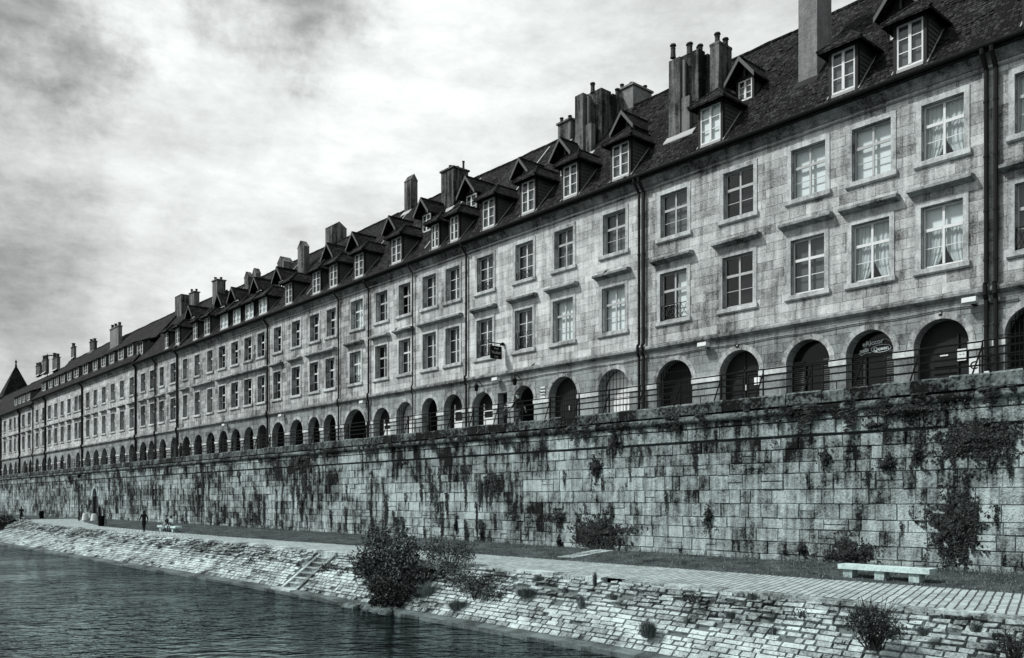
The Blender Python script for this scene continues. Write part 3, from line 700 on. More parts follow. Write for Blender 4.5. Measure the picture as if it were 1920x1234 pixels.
h6=px_house('h6','seven bay stone house above dark arcades with grouped chimneys',335,506,
  [(343.6,352),(365.4,375),(389,399),(410.4,423),(434,447),(458.5,472.5),(483.3,497)],[(343.6,352),(365.4,375),(389,399),(410.4,423),(434,447),(458.5,472.5),(483.3,497)],
  [(342,356.5,'grille'),(364,379.5,'grille'),(387,403),(410,427,'grille'),(433,450.7),(458,475.5),(482,501,'grille')],dp=.4,atop=9.5,
  spec_u={'all':{'frame':'white','fill':'none'}},spec_l={'all':{'frame':'white','fill':'none'}},hoodmerge=[(1,2),(3,6)],pipes=[[(X(504,DF),.09)]],
  dorm=[(486.5,501,'blind',.8),(461,476,'blind',.8),(438,451.5,'blind',.8),(414,428,'blind',.8),(384,394),(363,370.5)],gabs=[(481,491),(438,448),(412,422),(358,366,'solid')],
  chims=[(458,466,474,512,560,'gable'),(473,480,489,505,540,'gable'),(398,407,423,527,575,'cap',((.3,.2,.4,.15),(.6,.7,.4,.15))),(328,340,357,557,600,'flat'),(355,364,374,550,590,'cap',((.3,.2,.45,.15),(.6,.8,.45,.15)))],flash=[(470,.12,.1,1.0),(372,.12,.1,1.0)])
h7=px_house('h7','stone house of four narrow bays beside the long dormer row',256.5,335,
  [(264.5,272.7),(281.4,289.4),(300,307.7),(320,329.7)],[(264.5,272.7),(281.4,289.4),(299,307.7),(320,329.7)],[(262,275),(278.7,289.4),(298.6,311.8),(320,332)],dp=.4,dz=.25,atop=9.6,
  spec_u={'all':{'fill':'none'}},spec_l={2:{'frame':'white'},3:{'frame':'white'}},pipes=[[(X(334,DF),.12)],[(X(293,DF),.1)]],dorm=[(330,337),(310,316)],boxes=[(258.5,269)])
def row(L,label,p0,p1,A,**k): return px_house('r',label,p0,p1,L,L,A,dp=.4,spec_u={'all':{'fill':'none'}},spec_l={'all':{'fill':'none'}},**k)
row([(161.8,167.8),(176,182.2),(191.6,198.4),(208,215.5),(225.2,232.8),(243.3,251.3)],'stone house under box dormers with a pale squat three pot chimney',156,256.5,
  [(160.2,169.2),(175,185.5),(190.6,201),(206.7,217.4),(224.8,235.3),(242,252.8)],dz=.55,boxes=[(240.7,250.5),(223,232.7),(206,215),(191,199),(175.6,183.6),(157,165.8)],pipes=[[(X(256,DF),.13)]],
  chims=[(206,222,229,618,655,'cap',((.2,.3,.6,.22),(.5,.5,.6,.22),(.85,.7,.6,.22)),'chiml'),(168,175,182,642,660,'cap',((.2,.3,.5,.25),(.7,.7,.5,.25)))])
row([(90.2,95.7),(102,107.6),(114,119.7),(126.8,132.8),(140,145.5),(147.7,153.2)],'stone house with a paired window bay under box dormers',87,156,
  [(89.4,96.2),(100.8,107.6),(114,120),(126,132.8),(142,150.6)],dz=.6,boxes=[(140,148),(127.5,134.6),(115,122.5),(103,110.5),(91.8,99)],pipes=[[(X(155.5,DF),.15)]],
  chims=[(133,139,143,652,672,'cap',((.5,.5,.7,.3),)),(98,107,113,673,695,'cap',((.3,.3,1,.3),(.7,.7,.7,.3)))])
row([(67.6,72.3),(79.5,84.2)],'two bay stone house with the last box dormer and twin chimneys',63.5,87,
  [(66.4,73.2),(78.6,86)],dz=.6,boxes=[(80,86.5)],pipes=[[(X(86.5,DF),.16)]],chims=[(79,86,92,677,700,'cap',((.3,.3,.9,.3),(.7,.7,.9,.3))),(67,74,79,687,705,'cap',((.3,.3,.6,.3),(.7,.7,.6,.3)))])
row([(41.7,46.3),(52.4,57.5)],'far stone house with tall white framed roof windows',38,63.5,[(43.4,49.4),(54,60)],dz=.0,boxes=[(51,57),(42,48)],pipes=[[(X(63,DF),.1)]])
row([(7.1,11),(17.7,21.8),(26.4,29.8),(33.5,37.1)],'far stone house below the pyramid tower roof',3,38,[(6.3,13.1),(16.7,23.3),(26.7,32),(33.3,37.5)],boxes=[(35.5,40),(28,33)],pipes=[[(X(38,DF),.18)]],ridge=6.8)
row([(-3,1),(-13,-9),(-24,-19),(-34,-30)],'stone house cut by the left edge of the photo',-40,3,[(-3.5,2),(-14,-8),(-24,-19),(-34,-29)],pipes=[[(X(3,DF),.18)]],ridge=6.6)

# tower behind the far end
tx=X(30,50.5); tw=empty('tower',(tx,50.5,STREET),'pyramid roofed stone tower behind the far end of the row','tower')
m=MB(); m.box(tx-3.4,tx+3.4,47.1,53.9,STREET-.3,31); m.build('wall',M['facade'],tw)
m=MB(); b=[(tx-4,46.5,30.6),(tx+4,46.5,30.6),(tx+4,54.5,30.6),(tx-4,54.5,30.6)]
for i in range(4): m.poly([b[i],b[(i+1)%4],(tx,50.5,40.2)])
m.poly(b); m.lathe((tx,50.5,39.8),[(.3,0),(.14,.9),(.34,1.1),(0,2)],8); m.build('roof',M['roof'],tw)

# roof aerial
m=MB(); ax,ay=X(89,DF+5),DF+5; m.tube((ax,ay,25),(ax,ay,30.2),.07,None,5); m.tube((ax-1,ay,30),(ax+6,ay,29.2),.06,None,5)
for k in range(5): m.tube((ax-.5+k*1.3,ay-.6,29.9-k*.15),(ax-.5+k*1.3,ay+.6,29.9-k*.15),.04,None,4)
tag(m.build('roof_aerial',M['iron'],None,(ax,ay,25)),'thin television aerial above the far chimneys','aerial')

# ------------------------------------------------------------ facade fittings
def text(s,size,loc,parent,mat,name,ext=.004,rz=0,sx=1,tilt=0,bold=0):
    cu=bpy.data.curves.new('t','FONT'); cu.body=s; cu.size=size; cu.extrude=ext; cu.align_x='CENTER'; cu.offset=bold; cu.resolution_u=3
    o=bpy.data.objects.new('t',cu); col.objects.link(o); bpy.context.view_layer.update()
    me=bpy.data.meshes.new_from_object(o.evaluated_get(bpy.context.evaluated_depsgraph_get())); bpy.data.objects.remove(o)
    mt=Matrix.Translation(Vector(loc)-abs_loc(parent))@Matrix.Rotation(rz,4,'Z')@Matrix.Rotation(tilt,4,'Y')@Matrix.Rotation(R(90),4,'X')@Matrix.Diagonal((sx,1,1,1))
    me.transform(mt); me.materials.clear(); me.materials.append(mat)
    q=bpy.data.objects.new(name,me); col.objects.link(q); q.parent=parent; return q
def flood(px,z,label,w=.5):
    x=X(px,DF); o=empty('floodlight',(x,DF,z),label,'floodlight','floodlights under the string course')
    m=MB(); m.box(x-.06,x+.06,DF-.12,DF,z-.1,z+.1); m.tube((x,DF-.1,z),(x,DF-.25,z+.02),.03); m.build('bracket',M['iron'],o)
    m=MB(); p=[(x-w/2,DF-.5,z-.06),(x+w/2,DF-.5,z-.06),(x+w/2,DF-.2,z-.1),(x-w/2,DF-.2,z-.1),(x-w/2,DF-.48,z+.12),(x+w/2,DF-.48,z+.12),(x+w/2,DF-.2,z+.1),(x-w/2,DF-.2,z+.1)]
    m.hexa(p); m.build('housing',M['signwhite'],o)
flood(1826,10.0,'white floodlight beside the double downpipe'); flood(1327,10.0,'white floodlight above and right of the grilled arch')
flood(938,10.0,'white floodlight between the two wall lanterns'); flood(687,9.95,'white floodlight above the wide dark arch'); flood(534,9.95,'small white floodlight above the row of four arches',.55); flood(427,9.95,'small white floodlight over the seven bay arcade',.6)
def lantern(px,label):
    x=X(px,DF); z=9.75; o=empty('wall_lantern',(x,DF,z),label,'lantern','iron wall lanterns')
    m=MB(); m.path([(x,DF,z+.15),(x-.02,DF-.2,z+.35),(x,DF-.42,z+.3),(x,DF-.42,z+.16)],.025); m.build('bracket',M['iron'],o)
    m=MB(); m.lathe((x,DF-.42,z-.3),[(.05,0),(.1,.03),(.15,.32),(.18,.34),(.07,.45),(.02,.5)],6); m.build('lamp_cage',M['iron'],o)
    m=MB(); m.lathe((x,DF-.42,z-.27),[(0,0),(.085,.0),(.12,.28),(0,.28)],6); m.build('lamp_glass',M['greyblind'],o)
lantern(903,'black wall lantern above the left glazed arch'); lantern(975,'black wall lantern above the moulded open arch')
# hanging sign
sx=X(945,DF); sz=11.15
sg=empty('hanging_sign',(sx,DF,sz),'black square inn sign hanging from an iron arm','sign')
m=MB(); m.tube((sx,DF,sz+1.0),(sx,DF-1.15,sz+1.0),.035); m.lathe((sx,DF-.12,sz+.88),[(0,0),(.12,.05),(.12,.18),(0,.24)],8)
for yy in(DF-.3,DF-.98): m.tube((sx,yy,sz+1.0),(sx,yy,sz+.8),.02)
m.build('arm',M['iron'],sg)
m=MB(); m.box(sx-.03,sx+.03,DF-1.08,DF-.2,sz+.05,sz+.82); m.build('board',M['iron'],sg)
bpy.context.view_layer.update()
for s,zz,sz_ in(('Hotel',.62,.15),('Vauban',.35,.25),('Cafe',.13,.15)): text(s,sz_,(sx+.036,DF-.64,sz+zz),sg,M['greyframe'],'lettering',rz=R(90))
# plate signs
def plate(px0,px1,z0,z1,lines,label,mat='signwhite',d=DF,tm='iron'):
    x0=X(px0,d);x1=X(px1,d); m=MB(); m.box(x0,x1,d-.05,d-.01,z0,z1); o=m.build('wall_plate',M[mat],None,((x0+x1)/2,d,z0)); tag(o,label,'sign')
    n=len(lines)
    for i,s in enumerate(lines):
        h=(z1-z0)/(n+.6); text(s,h*.95,((x0+x1)/2,d-.056,z1-h*(i+1)),o,M[tm],'lettering',bold=.003)
plate(1014,1023,8.55,9.2,['Hotel','Vauban','CAFE'],'pale name plate right of the moulded arch')
plate(1818,1836,7.25,7.95,['C'],'white poster leaning low beside the dark louvred door')
plate(1846,1855,7.0,7.35,['   '],'small white notice at the foot of the double downpipe',d=DF-.25)
plate(1761,1767,9.7,9.86,['21'],'tiny dark house number over the louvred door','iron',tm='signwhite'); plate(1380,1386,9.7,9.85,['19'],'tiny dark house number over the panelled double door','iron',tm='signwhite')
x0=X(1806,DF+.4);m=MB(); m.box(x0-.22,x0+.1,DF+.42,DF+.45,7.95,8.4); o=m.build('notice',M['signwhite'],None,(x0,DF+.4,7.95)); tag(o,'white notice taped to the right side of the louvred door','notice')
text('- -',.2,(x0-.06,DF+.41,8.15),o,M['iron'],'lettering')
# lettering painted on the shop tympanum
xc=X(1631,DF); m=MB(); 
def arcring(cx,cz,a,b,y,r,n=28,t0=0,t1=2*math.pi):
    P=[(cx+a*math.cos(t0+(t1-t0)*k/n),y,cz+b*math.sin(t0+(t1-t0)*k/n)) for k in range(n+1)]; m.path(P,r,4)
arcring(xc+.22,8.98-.13,.42,.15,DF+.5,.012); m.path([(xc+.25,DF+.5,9.22),(xc+.45,DF+.5,9.2),(xc+.62,DF+.5,9.1),(xc+.78,DF+.5,8.95)],.011,4); m.path([(xc-.72,DF+.5,8.76),(xc-.62,DF+.5,8.66),(xc-.4,DF+.5,8.74),(xc-.2,DF+.5,8.72)],.014,4)
sgn=m.build('painted_shop_lettering',M['paint'],None,(xc,DF+.5,8.9)); tag(sgn,'white handwritten shop lettering on the black arched fanlight','lettering')
text('eRiccor',.27,(xc-.12,DF+.5,9.04),sgn,M['paint'],'lettering',sx=1.05,tilt=R(-4),bold=.006); text('nails',.22,(xc-.48,DF+.5,8.78),sgn,M['paint'],'lettering',sx=1.0,tilt=R(-8),bold=.008); text('Queen',.22,(xc+.22,DF+.5,8.78),sgn,M['paint'],'lettering',sx=1.05,tilt=R(-3),bold=.006)
# cable across the arcade
m=MB(); pts=[]
for p in list(range(880,1925,24)):
    x=X(p,DF); pts.append((x,DF-.045,9.86+.03*math.sin(x*1.7)))
m.path(pts,.018,4); tag(m.build('wall_cable',M['iron'],None,pts[0]),'thin black cable strung along the facade above the arches','cable')

# ------------------------------------------------------------ quay wall
def chblock(m,x0,x1,z0,z1,y,off,tone,yb=.05,ch=.018,mi=0):
    j=lambda:ru(-.006,.02)
    F=[(x0+ch+j(),y-off,z0+ch+j()),(x1-ch+j(),y-off,z0+ch+j()),(x1-ch+j(),y-off,z1-ch+j()),(x0+ch+j(),y-off,z1-ch+j())]
    B=[(x0,y+yb,z0),(x1,y+yb,z0),(x1,y+yb,z1),(x0,y+yb,z1)]
    m.poly(F,mi,tone)
    for k in range(4): m.poly([B[k],B[(k+1)%4],F[(k+1)%4],F[k]],mi,tone)
QX0,QX1=-262,14
qw=empty('quay_wall',(-60,DQ,0),'high stained stone quay wall below the street','wall')
m=MB(); rows=[-.4,.12,.5,.98,1.5,1.92,2.5,3.05,3.68,4.12,4.62,5.08]
door_c=X(178,DQ); dw=.75*1.35
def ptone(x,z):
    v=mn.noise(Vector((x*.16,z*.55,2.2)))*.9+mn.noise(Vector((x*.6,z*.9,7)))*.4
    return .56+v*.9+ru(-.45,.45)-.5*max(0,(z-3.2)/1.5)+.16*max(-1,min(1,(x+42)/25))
for r0,r1 in zip(rows,rows[1:]):
    x=QX0
    while x<QX1:
        w=ru(.38,1.0)*(1 if x>-70 else 1.3)
        if not(abs(x+w/2-door_c)<dw+w*.35 and r1<4.2):
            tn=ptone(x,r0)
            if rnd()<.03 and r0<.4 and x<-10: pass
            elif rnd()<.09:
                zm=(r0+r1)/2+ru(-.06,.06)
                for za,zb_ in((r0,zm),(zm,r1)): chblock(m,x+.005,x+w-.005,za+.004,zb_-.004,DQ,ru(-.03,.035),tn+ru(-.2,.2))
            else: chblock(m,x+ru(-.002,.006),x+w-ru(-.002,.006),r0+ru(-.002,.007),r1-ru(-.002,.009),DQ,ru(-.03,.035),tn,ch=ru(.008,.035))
        x+=w
m.build('block_face',M['quay'],qw)
m=MB(); 
for r0,r1 in((5.16,5.68),(5.69,5.95)):
    x=QX0
    while x<QX1:
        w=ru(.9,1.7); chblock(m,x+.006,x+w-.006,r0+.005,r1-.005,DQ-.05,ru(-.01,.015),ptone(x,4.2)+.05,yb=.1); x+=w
m.build('upper_band',M['quay'],qw)
m=MB(); m.box(QX0,door_c-dw,DQ+.045,DQ+.6,-.6,6.4); m.box(door_c+dw,QX1,DQ+.045,DQ+.6,-.6,6.4); m.box(door_c-dw,door_c+dw,DQ+.045,DQ+.6,4.0,6.4)
m.poly([(door_c-dw,DQ+.55,-.4),(door_c+dw,DQ+.55,-.4),(door_c+dw,DQ+.55,4),(door_c-dw,DQ+.55,4)]); m.build('backing',M['mortar'],qw)
m=MB(); x=QX0   # rounded cordon
while x<QX1:
    w=ru(.9,1.6); tn=ru(.0,.8); r=.16; c=(DQ-.06,6.1); N=8
    P=[(c[0]-r*math.sin(math.pi*k/N),c[1]-r*math.cos(math.pi*k/N)) for k in range(N+1)]
    m.profx(P,x+.01,x+w-.01,tone=tn); x+=w
m.build('cordon',M['coping'],qw,smooth=False)
m=MB(); x=QX0
while x<QX1:
    w=ru(.8,1.5); tn=ru(-.1,.6); tp=6.8+ru(-.03,.03); f=DQ-.16+ru(-.03,.03)
    P=[(x+.02,f,6.33),(x+w-.02,f,6.33),(x+w-.02,DQ+.5,6.33),(x+.02,DQ+.5,6.33)]
    t1,t2=tp+ru(-.025,.01),tp+ru(-.025,.01)
    m.hexa([(x+.01,f,6.33),(x+w-.01,f,6.33),(x+w-.01,DQ+.5,6.33),(x+.01,DQ+.5,6.33),(x+.01,f+.02,t1-.05),(x+w-.01,f+.02,t2-.05),(x+w-.01,DQ+.5,t2),(x+.01,DQ+.5,t1)],tone=tn)
    m.poly([(x+.01,f+.02,t1-.05),(x+w-.01,f+.02,t2-.05),(x+w-.03,f+.09,t2+.012),(x+.03,f+.09,t1+.012)],tone=tn+.3)
    m.poly([(x+.03,f+.09,t1+.012),(x+w-.03,f+.09,t2+.012),(x+w-.01,DQ+.49,t2+.012),(x+.01,DQ+.49,t1+.012)],tone=tn+.3)
    x+=w
m.build('coping',M['coping'],qw)
m=MB(); A=arcpts(door_c,dw,4.0-dw,12); B=arcpts(door_c,dw+.35,4.0-dw,12)
for k in range(12): m.hexa([(A[k][0],DQ-.05,A[k][1]),(A[k+1][0],DQ-.05,A[k+1][1]),(A[k+1][0],DQ+.3,A[k+1][1]),(A[k][0],DQ+.3,A[k][1]),(B[k][0],DQ-.05,B[k][1]),(B[k+1][0],DQ-.05,B[k+1][1]),(B[k+1][0],DQ+.3,B[k+1][1]),(B[k][0],DQ+.3,B[k][1])],tone=ru(.4,.9))
m.build('doorway_arch',M['quay'],qw)
m=MB(); m.poly([(door_c-dw,DQ+.3,.1),*[(a,DQ+.3,b) for a,b in A],(door_c+dw,DQ+.3,.1)]); m.build('door',M['darkwood'],qw)

# street behind the parapet and land behind the houses
def sheet(name,pts,mat,label,cat,kind='structure'):
    m=MB(); m.poly(pts); o=m.build(name,mat); tag(o,label,cat,None,kind); return o
sheet('street',[(-600,DQ+.5,STREET),(60,DQ+.5,STREET),(60,DF+.6,STREET),(-600,DF+.6,STREET)],M['street'],'paved street running behind the quay parapet','street')
sheet('ground',[(-3000,-3000,-4),(3000,-3000,-4),(3000,3000,-4),(-3000,3000,-4)],M['soil'],'dark earth under the river and town','ground')
sheet('plateau',[(-2500,DF+.7,STREET-.05),(2500,DF+.7,STREET-.05),(2500,2500,STREET-.05),(-2500,2500,STREET-.05)],M['turf'],'level town ground behind the houses','ground')
sheet('water',[(-900,-70,WATER),(300,-70,WATER),(300,24,WATER),(-900,24,WATER)],M['water'],'dark rippled river reflecting the pale sky','water')

# ------------------------------------------------------------ railing
rl=empty('railing',(-60,DQ+.1,6.8),'black iron railing with four rails along the quay edge','railing')
posts=[1990,1842,1724,1617,1522,1431,1352,1276,1207,1142,1086,1031.6,980,934,888,847,808]
px=posts[-1]; xs=[X(p,DQ+.12) for p in posts]; step=2.45
while xs[-1]>-245 and len(xs)<98: xs.append(xs[-1]-step-.1*rnd())
for i,x in enumerate(xs):
    m=MB(); y=DQ+.12
    if i%2==0: m.hexa([(x-.035,y-.03,6.78),(x+.035,y-.03,6.78),(x+.035,y+.03,6.78),(x-.035,y+.03,6.78),(x-.02,y-.03,7.9),(x+.02,y-.03,7.9),(x+.02,y+.03,7.9),(x-.02,y+.03,7.9)])
    else:
        m.box(x-.02,x+.02,y-.03,y+.03,6.78,7.9)
    m.tube((x-.0,y+.02,7.8),(x-.28,y-.12,6.78),.03,None,5)
    if i+1<len(xs):
        xm=(x+xs[i+1])/2; m.box(xm-.012,xm+.012,y-.012,y+.012,6.78,7.12)
    m.build('post',M['iron'],rl)
for z in (7.12,7.4,7.66,7.9):
    m=MB()
    for a,b in zip([QX1]+xs,xs+[QX0]): m.tube((a,DQ+.12,z+ru(-.01,.01)),(b,DQ+.12,z+ru(-.01,.01)),.03,None,5)
    m.build('rail',M['iron'],rl)

# ------------------------------------------------------------ lower quay
def interp(T,x):
    if x>=T[0][0]: return T[0][1]
    for (a,b),(c,d) in zip(T,T[1:]):
        if x>=c: return b+(d-b)*(x-a)/(c-a)
    return T[-1][1]
TE=[(20,21.2),(-95,21.1),(-126,23.5)]                 # path river edge
TW=[(20,19.1),(-45,18.9),(-62,18.2),(-105,16.9)]      # foot of the slope
TG=[(20,26.6),(-12,26.4),(-18,26.1),(-33,25.4),(-57,23.8),(-73,23.3),(-88,23.5),(-104,26),(-118,29),(-128,29.9)]
def de(x): return interp(TE,x)
def dwt(x): return interp(TW,x)
def dg(x): return interp(TG,x)
m=MB(); xs2=[20-i*2 for i in range(0,110)]
for a,b in zip(xs2,xs2[1:]):
    m.poly([(b,de(b)+.3,0.0),(a,de(a)+.3,0.0),(a,dg(a)+.15,0.03),(b,dg(b)+.15,.03)])
tag(m.build('path',M['path']),'pale stone paved riverside path','path',None,'structure')
m=MB(); NX=260
def gz(x,t): return .02+ t*.25+ (.07*mn.noise(Vector((x*.35,t*1.5,3)))+.05*math.sin(math.pi*t))*(1 if 0<t<1 else .2)
gx=[20-i*.75 for i in range(200)]
for a,b in zip(gx,gx[1:]):
    for k in range(6):
        t0,t1=k/6,(k+1)/6
        def P(x,t): 
            y0=min(dg(x),29.9); return (x,y0+(30.1-y0)*t,gz(x,t))
        m.poly([P(b,t0),P(a,t0),P(a,t1),P(b,t1)])
for a,b in zip(gx,gx[1:]): m.poly([(a,dg(a),gz(a,0)),(b,dg(b),gz(b,0)),(b,dg(b)-.03,0.0),(a,dg(a)-.03,0.0)])
o=tag(m.build('verge',M['turf'],smooth=True),'dark grass verge between path and wall','verge',None,'structure')
m=MB(); m.poly([(-260,19,-.02),(-124,19,-.02),(-124,30.1,.05),(-260,30.1,.05)]); tag(m.build('far_bank_ground',M['turf']),'dark rough ground beyond the end of the path','ground',None,'structure')
# blades of grass
m=MB()
for i in range(26000):
    x=-5-85*rnd()**1.7; t=rnd(); 
    if rnd()<.4: t=rnd()**3
    if rnd()<.12: t=1-rnd()**3*.2
    y0=dg(x); y=y0-.06+(30-y0)*t; z=gz(x,t)-.01; h=ru(.03,.1)*(1.8 if t>.93 else 1); a=ru(0,6.28); w=.012
    dx,dy=w*math.cos(a),w*math.sin(a); lx,ly=ru(-.04,.04),ru(-.04,.04)
    m.poly([(x-dx,y-dy,z),(x+dx,y+dy,z),(x+lx,y+ly,z+h)],tone=ru(.0,.45) if rnd()<.93 else 1)
tag(m.build('grass',M['grassb']),'short rough grass covering the verge','grass',None,'stuff')
# embankment
GAP=(-31.4,-29.0); STA=(-39.7,-38.0)
emb=empty('embankment',(-40,20,-1.9),'sloping embankment of pale worn stone blocks','embankment')
m=MB(); jn=MB(); HT=-.06; HB=-1.72
def SP(x,t,off=0):   # t 0 foot .. 1 top
    y=dwt(x)+(de(x)-dwt(x))*t; z=HB+(HT-HB)*(t**.95)
    return (x,y-off*.62,z+off*.78)
nr=15; tv=[0]
for k in range(nr): tv.append(tv[-1]+ru(.8,1.25))
tv=[v/tv[-1] for v in tv]
for r in range(nr):
    x=16.0; t0,t1=tv[r],tv[r+1]
    while x>-105-20*t0:
        w=ru(.22,.7)*(1 if x>-60 else 1.25); xa,xb=x,x-w
        sk=GAP[0]<xa and xb<GAP[1] or STA[0]<xa and xb<STA[1]
        hole=mn.noise(Vector((x*.22,r*.5,5)))
        pm=.015+(.30 if r>=9 and hole>.0 and x<-15 else .02)
        if not sk and rnd()>pm:
            gp=ru(.003,.010)*(1 if r<6 else 1.7); of=ru(0,.022)*(1 if r<9 else 3); tl=[ru(-.01,.01)*(1 if r<9 else 3) for _ in range(4)]
            dt=gp/2.7
            F=[SP(xb+gp+ru(.01,.04),t0+dt*ru(1.2,4),of+tl[0]),SP(xa-gp-ru(.01,.04),t0+dt*ru(1.2,4),of+tl[1]),SP(xa-gp-ru(.01,.04),t1-dt*ru(1.2,4),of+tl[2]),SP(xb+gp+ru(.01,.04),t1-dt*ru(1.2,4),of+tl[3])]
            B=[SP(xb+gp,t0+dt,-.1),SP(xa-gp,t0+dt,-.1),SP(xa-gp,t1-dt,-.1),SP(xb+gp,t1-dt,-.1)]
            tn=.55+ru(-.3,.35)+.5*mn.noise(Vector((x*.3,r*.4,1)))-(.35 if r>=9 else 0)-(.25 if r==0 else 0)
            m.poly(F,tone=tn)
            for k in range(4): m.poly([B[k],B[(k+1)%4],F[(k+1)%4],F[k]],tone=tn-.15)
        x-=w
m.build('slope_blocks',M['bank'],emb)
def segs(a,b,skips):     # a>b; pieces of the run outside the skipped stretches
    L=[(a,b)]
    for lo,hi in skips:
        N_=[]
        for c,d in L:
            if c>hi: N_.append((c,max(d,hi)))
            if d<lo: N_.append((min(c,lo),d))
        L=[q for q in N_ if q[0]-q[1]>1e-4]
    return L
for a,b in zip(xs2,xs2[1:]):
    if b<-112: break
    for c,d in segs(a,b,[GAP,STA]):
        for k in range(4): jn.poly([SP(d,k/4,-.09),SP(c,k/4,-.09),SP(c,(k+1)/4,-.09),SP(d,(k+1)/4,-.09)])
jn.build('joint_bed',M['bankjoint'],emb)
cb=MB(); x=16
while x>-126:      # kerb stones along the top
    w=ru(.7,1.3); 
    if rnd()>.04: 
        xa,xb=x-.01,x-w+.01; zt=.0+ru(0,.03)
        cb.hexa([(xb,de(xb)-.03,-.3),(xa,de(xa)-.03,-.3),(xa,de(xa)+.34,-.3),(xb,de(xb)+.34,-.3),(xb,de(xb)+.0,zt),(xa,de(xa)+.0,zt),(xa,de(xa)+.34,zt+.02),(xb,de(xb)+.34,zt+.02)],tone=ru(.0,.75))
    x-=w
cb.build('kerb_stones',M['bank'],emb)
lg=MB()
for a,b in zip(xs2,xs2[1:]):
    if b<-106: break
    if a>GAP[1]>b: b=GAP[1]
    elif a>GAP[0]>b: a=GAP[0]
    elif a<=GAP[1] and b>=GAP[0]: continue
    y0,y1=dwt(a),dwt(b); j=.02*math.sin(a*3)
    lg.hexa([(b,y1-.55+j,-2.6),(a,y0-.55+j,-2.6),(a,y0+.1,-2.6),(b,y1+.1,-2.6),(b,y1-.55+j,-1.78),(a,y0-.55+j,-1.78),(a,y0+.1,-1.7),(b,y1+.1,-1.7)])
lg.build('foot_ledge',M['ledge'],emb)
bk=MB()
for a,b in zip(xs2,xs2[1:]):
    if b<-110: break
    if a>GAP[1]>b: b=GAP[1]
    elif a>GAP[0]>b: a=GAP[0]
    elif a<=GAP[1] and b>=GAP[0]: continue
    bk.poly([(b,dwt(b)+.3,-3.5),(a,dwt(a)+.3,-3.5),(a,de(a)+.1,-.35),(b,de(b)+.1,-.35)])
bk.box(GAP[0]-.3,GAP[1]+.3,21.4,21.6,-3,-.03)
for xx,s in((GAP[0],-1),(GAP[1],1)):
    P=[(xx,17.9,-3),(xx,21.5,-3),(xx,21.5,-.1),(xx,21.0,-.12),(xx,18.9,-1.75),(xx,18.4,-1.8)]
    bk.poly(P); bk.poly([(xx+s*.3,y,z) for _,y,z in P])
    for k in range(len(P)): a,b=P[k],P[(k+1)%len(P)]; bk.poly([a,b,(b[0]+s*.3,b[1],b[2]),(a[0]+s*.3,a[1],a[2])])
bk.build('outlet_walls',M['ledge'],emb)
random.seed(31)
for k in range(11):      # boulders fallen into the mouth of the drain
    cx=GAP[0]-.3+k*.28+ru(-.1,.1); cy=18.45+ru(-.3,.45); rr=ru(.22,.4); m=MB(); N1=9
    def bp(i,j):
        a=2*math.pi*i/N1; e=-math.pi/2+math.pi*j/6; v=Vector((math.cos(a)*math.cos(e),math.sin(a)*math.cos(e),math.sin(e)*.6)); f=rr*(1+.5*mn.noise(v*1.3+Vector((k*3.1,0,0))))
        return (cx+v.x*f,cy+v.y*f,-1.86+v.z*f)
    for i in range(N1):
        for j in range(6): m.poly([bp(i,j),bp(i+1,j),bp(i+1,j+1),bp(i,j+1)])
    tag(m.build('boulder',M['ledge'],None,(cx,cy,-1.9)),'wet dark boulder lying at the mouth of the drain outlet','boulder','boulders at the drain outlet')
random.seed(33)
# steps
stp=empty('stone_steps',(-38.85,20,-1.7),'narrow flight of stone steps down to the water','steps')
for xx in(STA[0],STA[1]-.25):
    m=MB(); tn=.5 if xx==STA[0] else -.1; f0=SP(xx,0,.02); f1=SP(xx,1,.02)
    m.hexa([(xx,f0[1],-1.9),(xx+.25,f0[1],-1.9),(xx+.25,f1[1],-.4),(xx,f1[1],-.4),(xx,f0[1],f0[2]),(xx+.25,f0[1],f0[2]),(xx+.25,f1[1],f1[2]),(xx,f1[1],f1[2])],tone=tn); m.build('stringer',M['bank'],stp)
m=MB(); m.box(STA[0]-.05,STA[1]+.05,21.02,21.45,-.4,.015,tone=.5); m.build('top_step',M['bank'],stp)
for k in range(7):
    y0=18.98+k*.3; z=-1.68+k*.235; m=MB(); m.box(STA[0]+.252,STA[1]-.252,y0,y0+.5,z-.35,z-.05,tone=-.3); m.box(STA[0]+.252,STA[1]-.252,y0-.03,y0+.34,z-.05,z,tone=.25); m.build('step',M['bank'],stp)
m=MB(); m.box(STA[0]-.2,STA[1]+.2,18.5,18.93,-1.8,-1.68,tone=.7); m.build('landing',M['bank'],stp)
# slabs across the verge
m=MB()
for k in range(9):
    for j in range(2):
        x=-27.75-.06*k+j*.52+ru(-.03,.03); y=26.5+k*.37; z=gz(x,(y-25.9)/4.1)+.0
        m.hexa([(x,y,z-.1),(x+.48,y+.02,z-.1),(x+.48,y+.33,z-.1),(x,y+.33,z-.1),(x+.02,y,z+.03),(x+.46,y+.02,z+.03),(x+.46,y+.31,z+.04),(x+.02,y+.31,z+.03)],tone=ru(.5,1))
tag(m.build('stone_slabs',M['bank'],None,(-27.5,27,.1)),'short run of pale stone slabs crossing the verge','slabs')

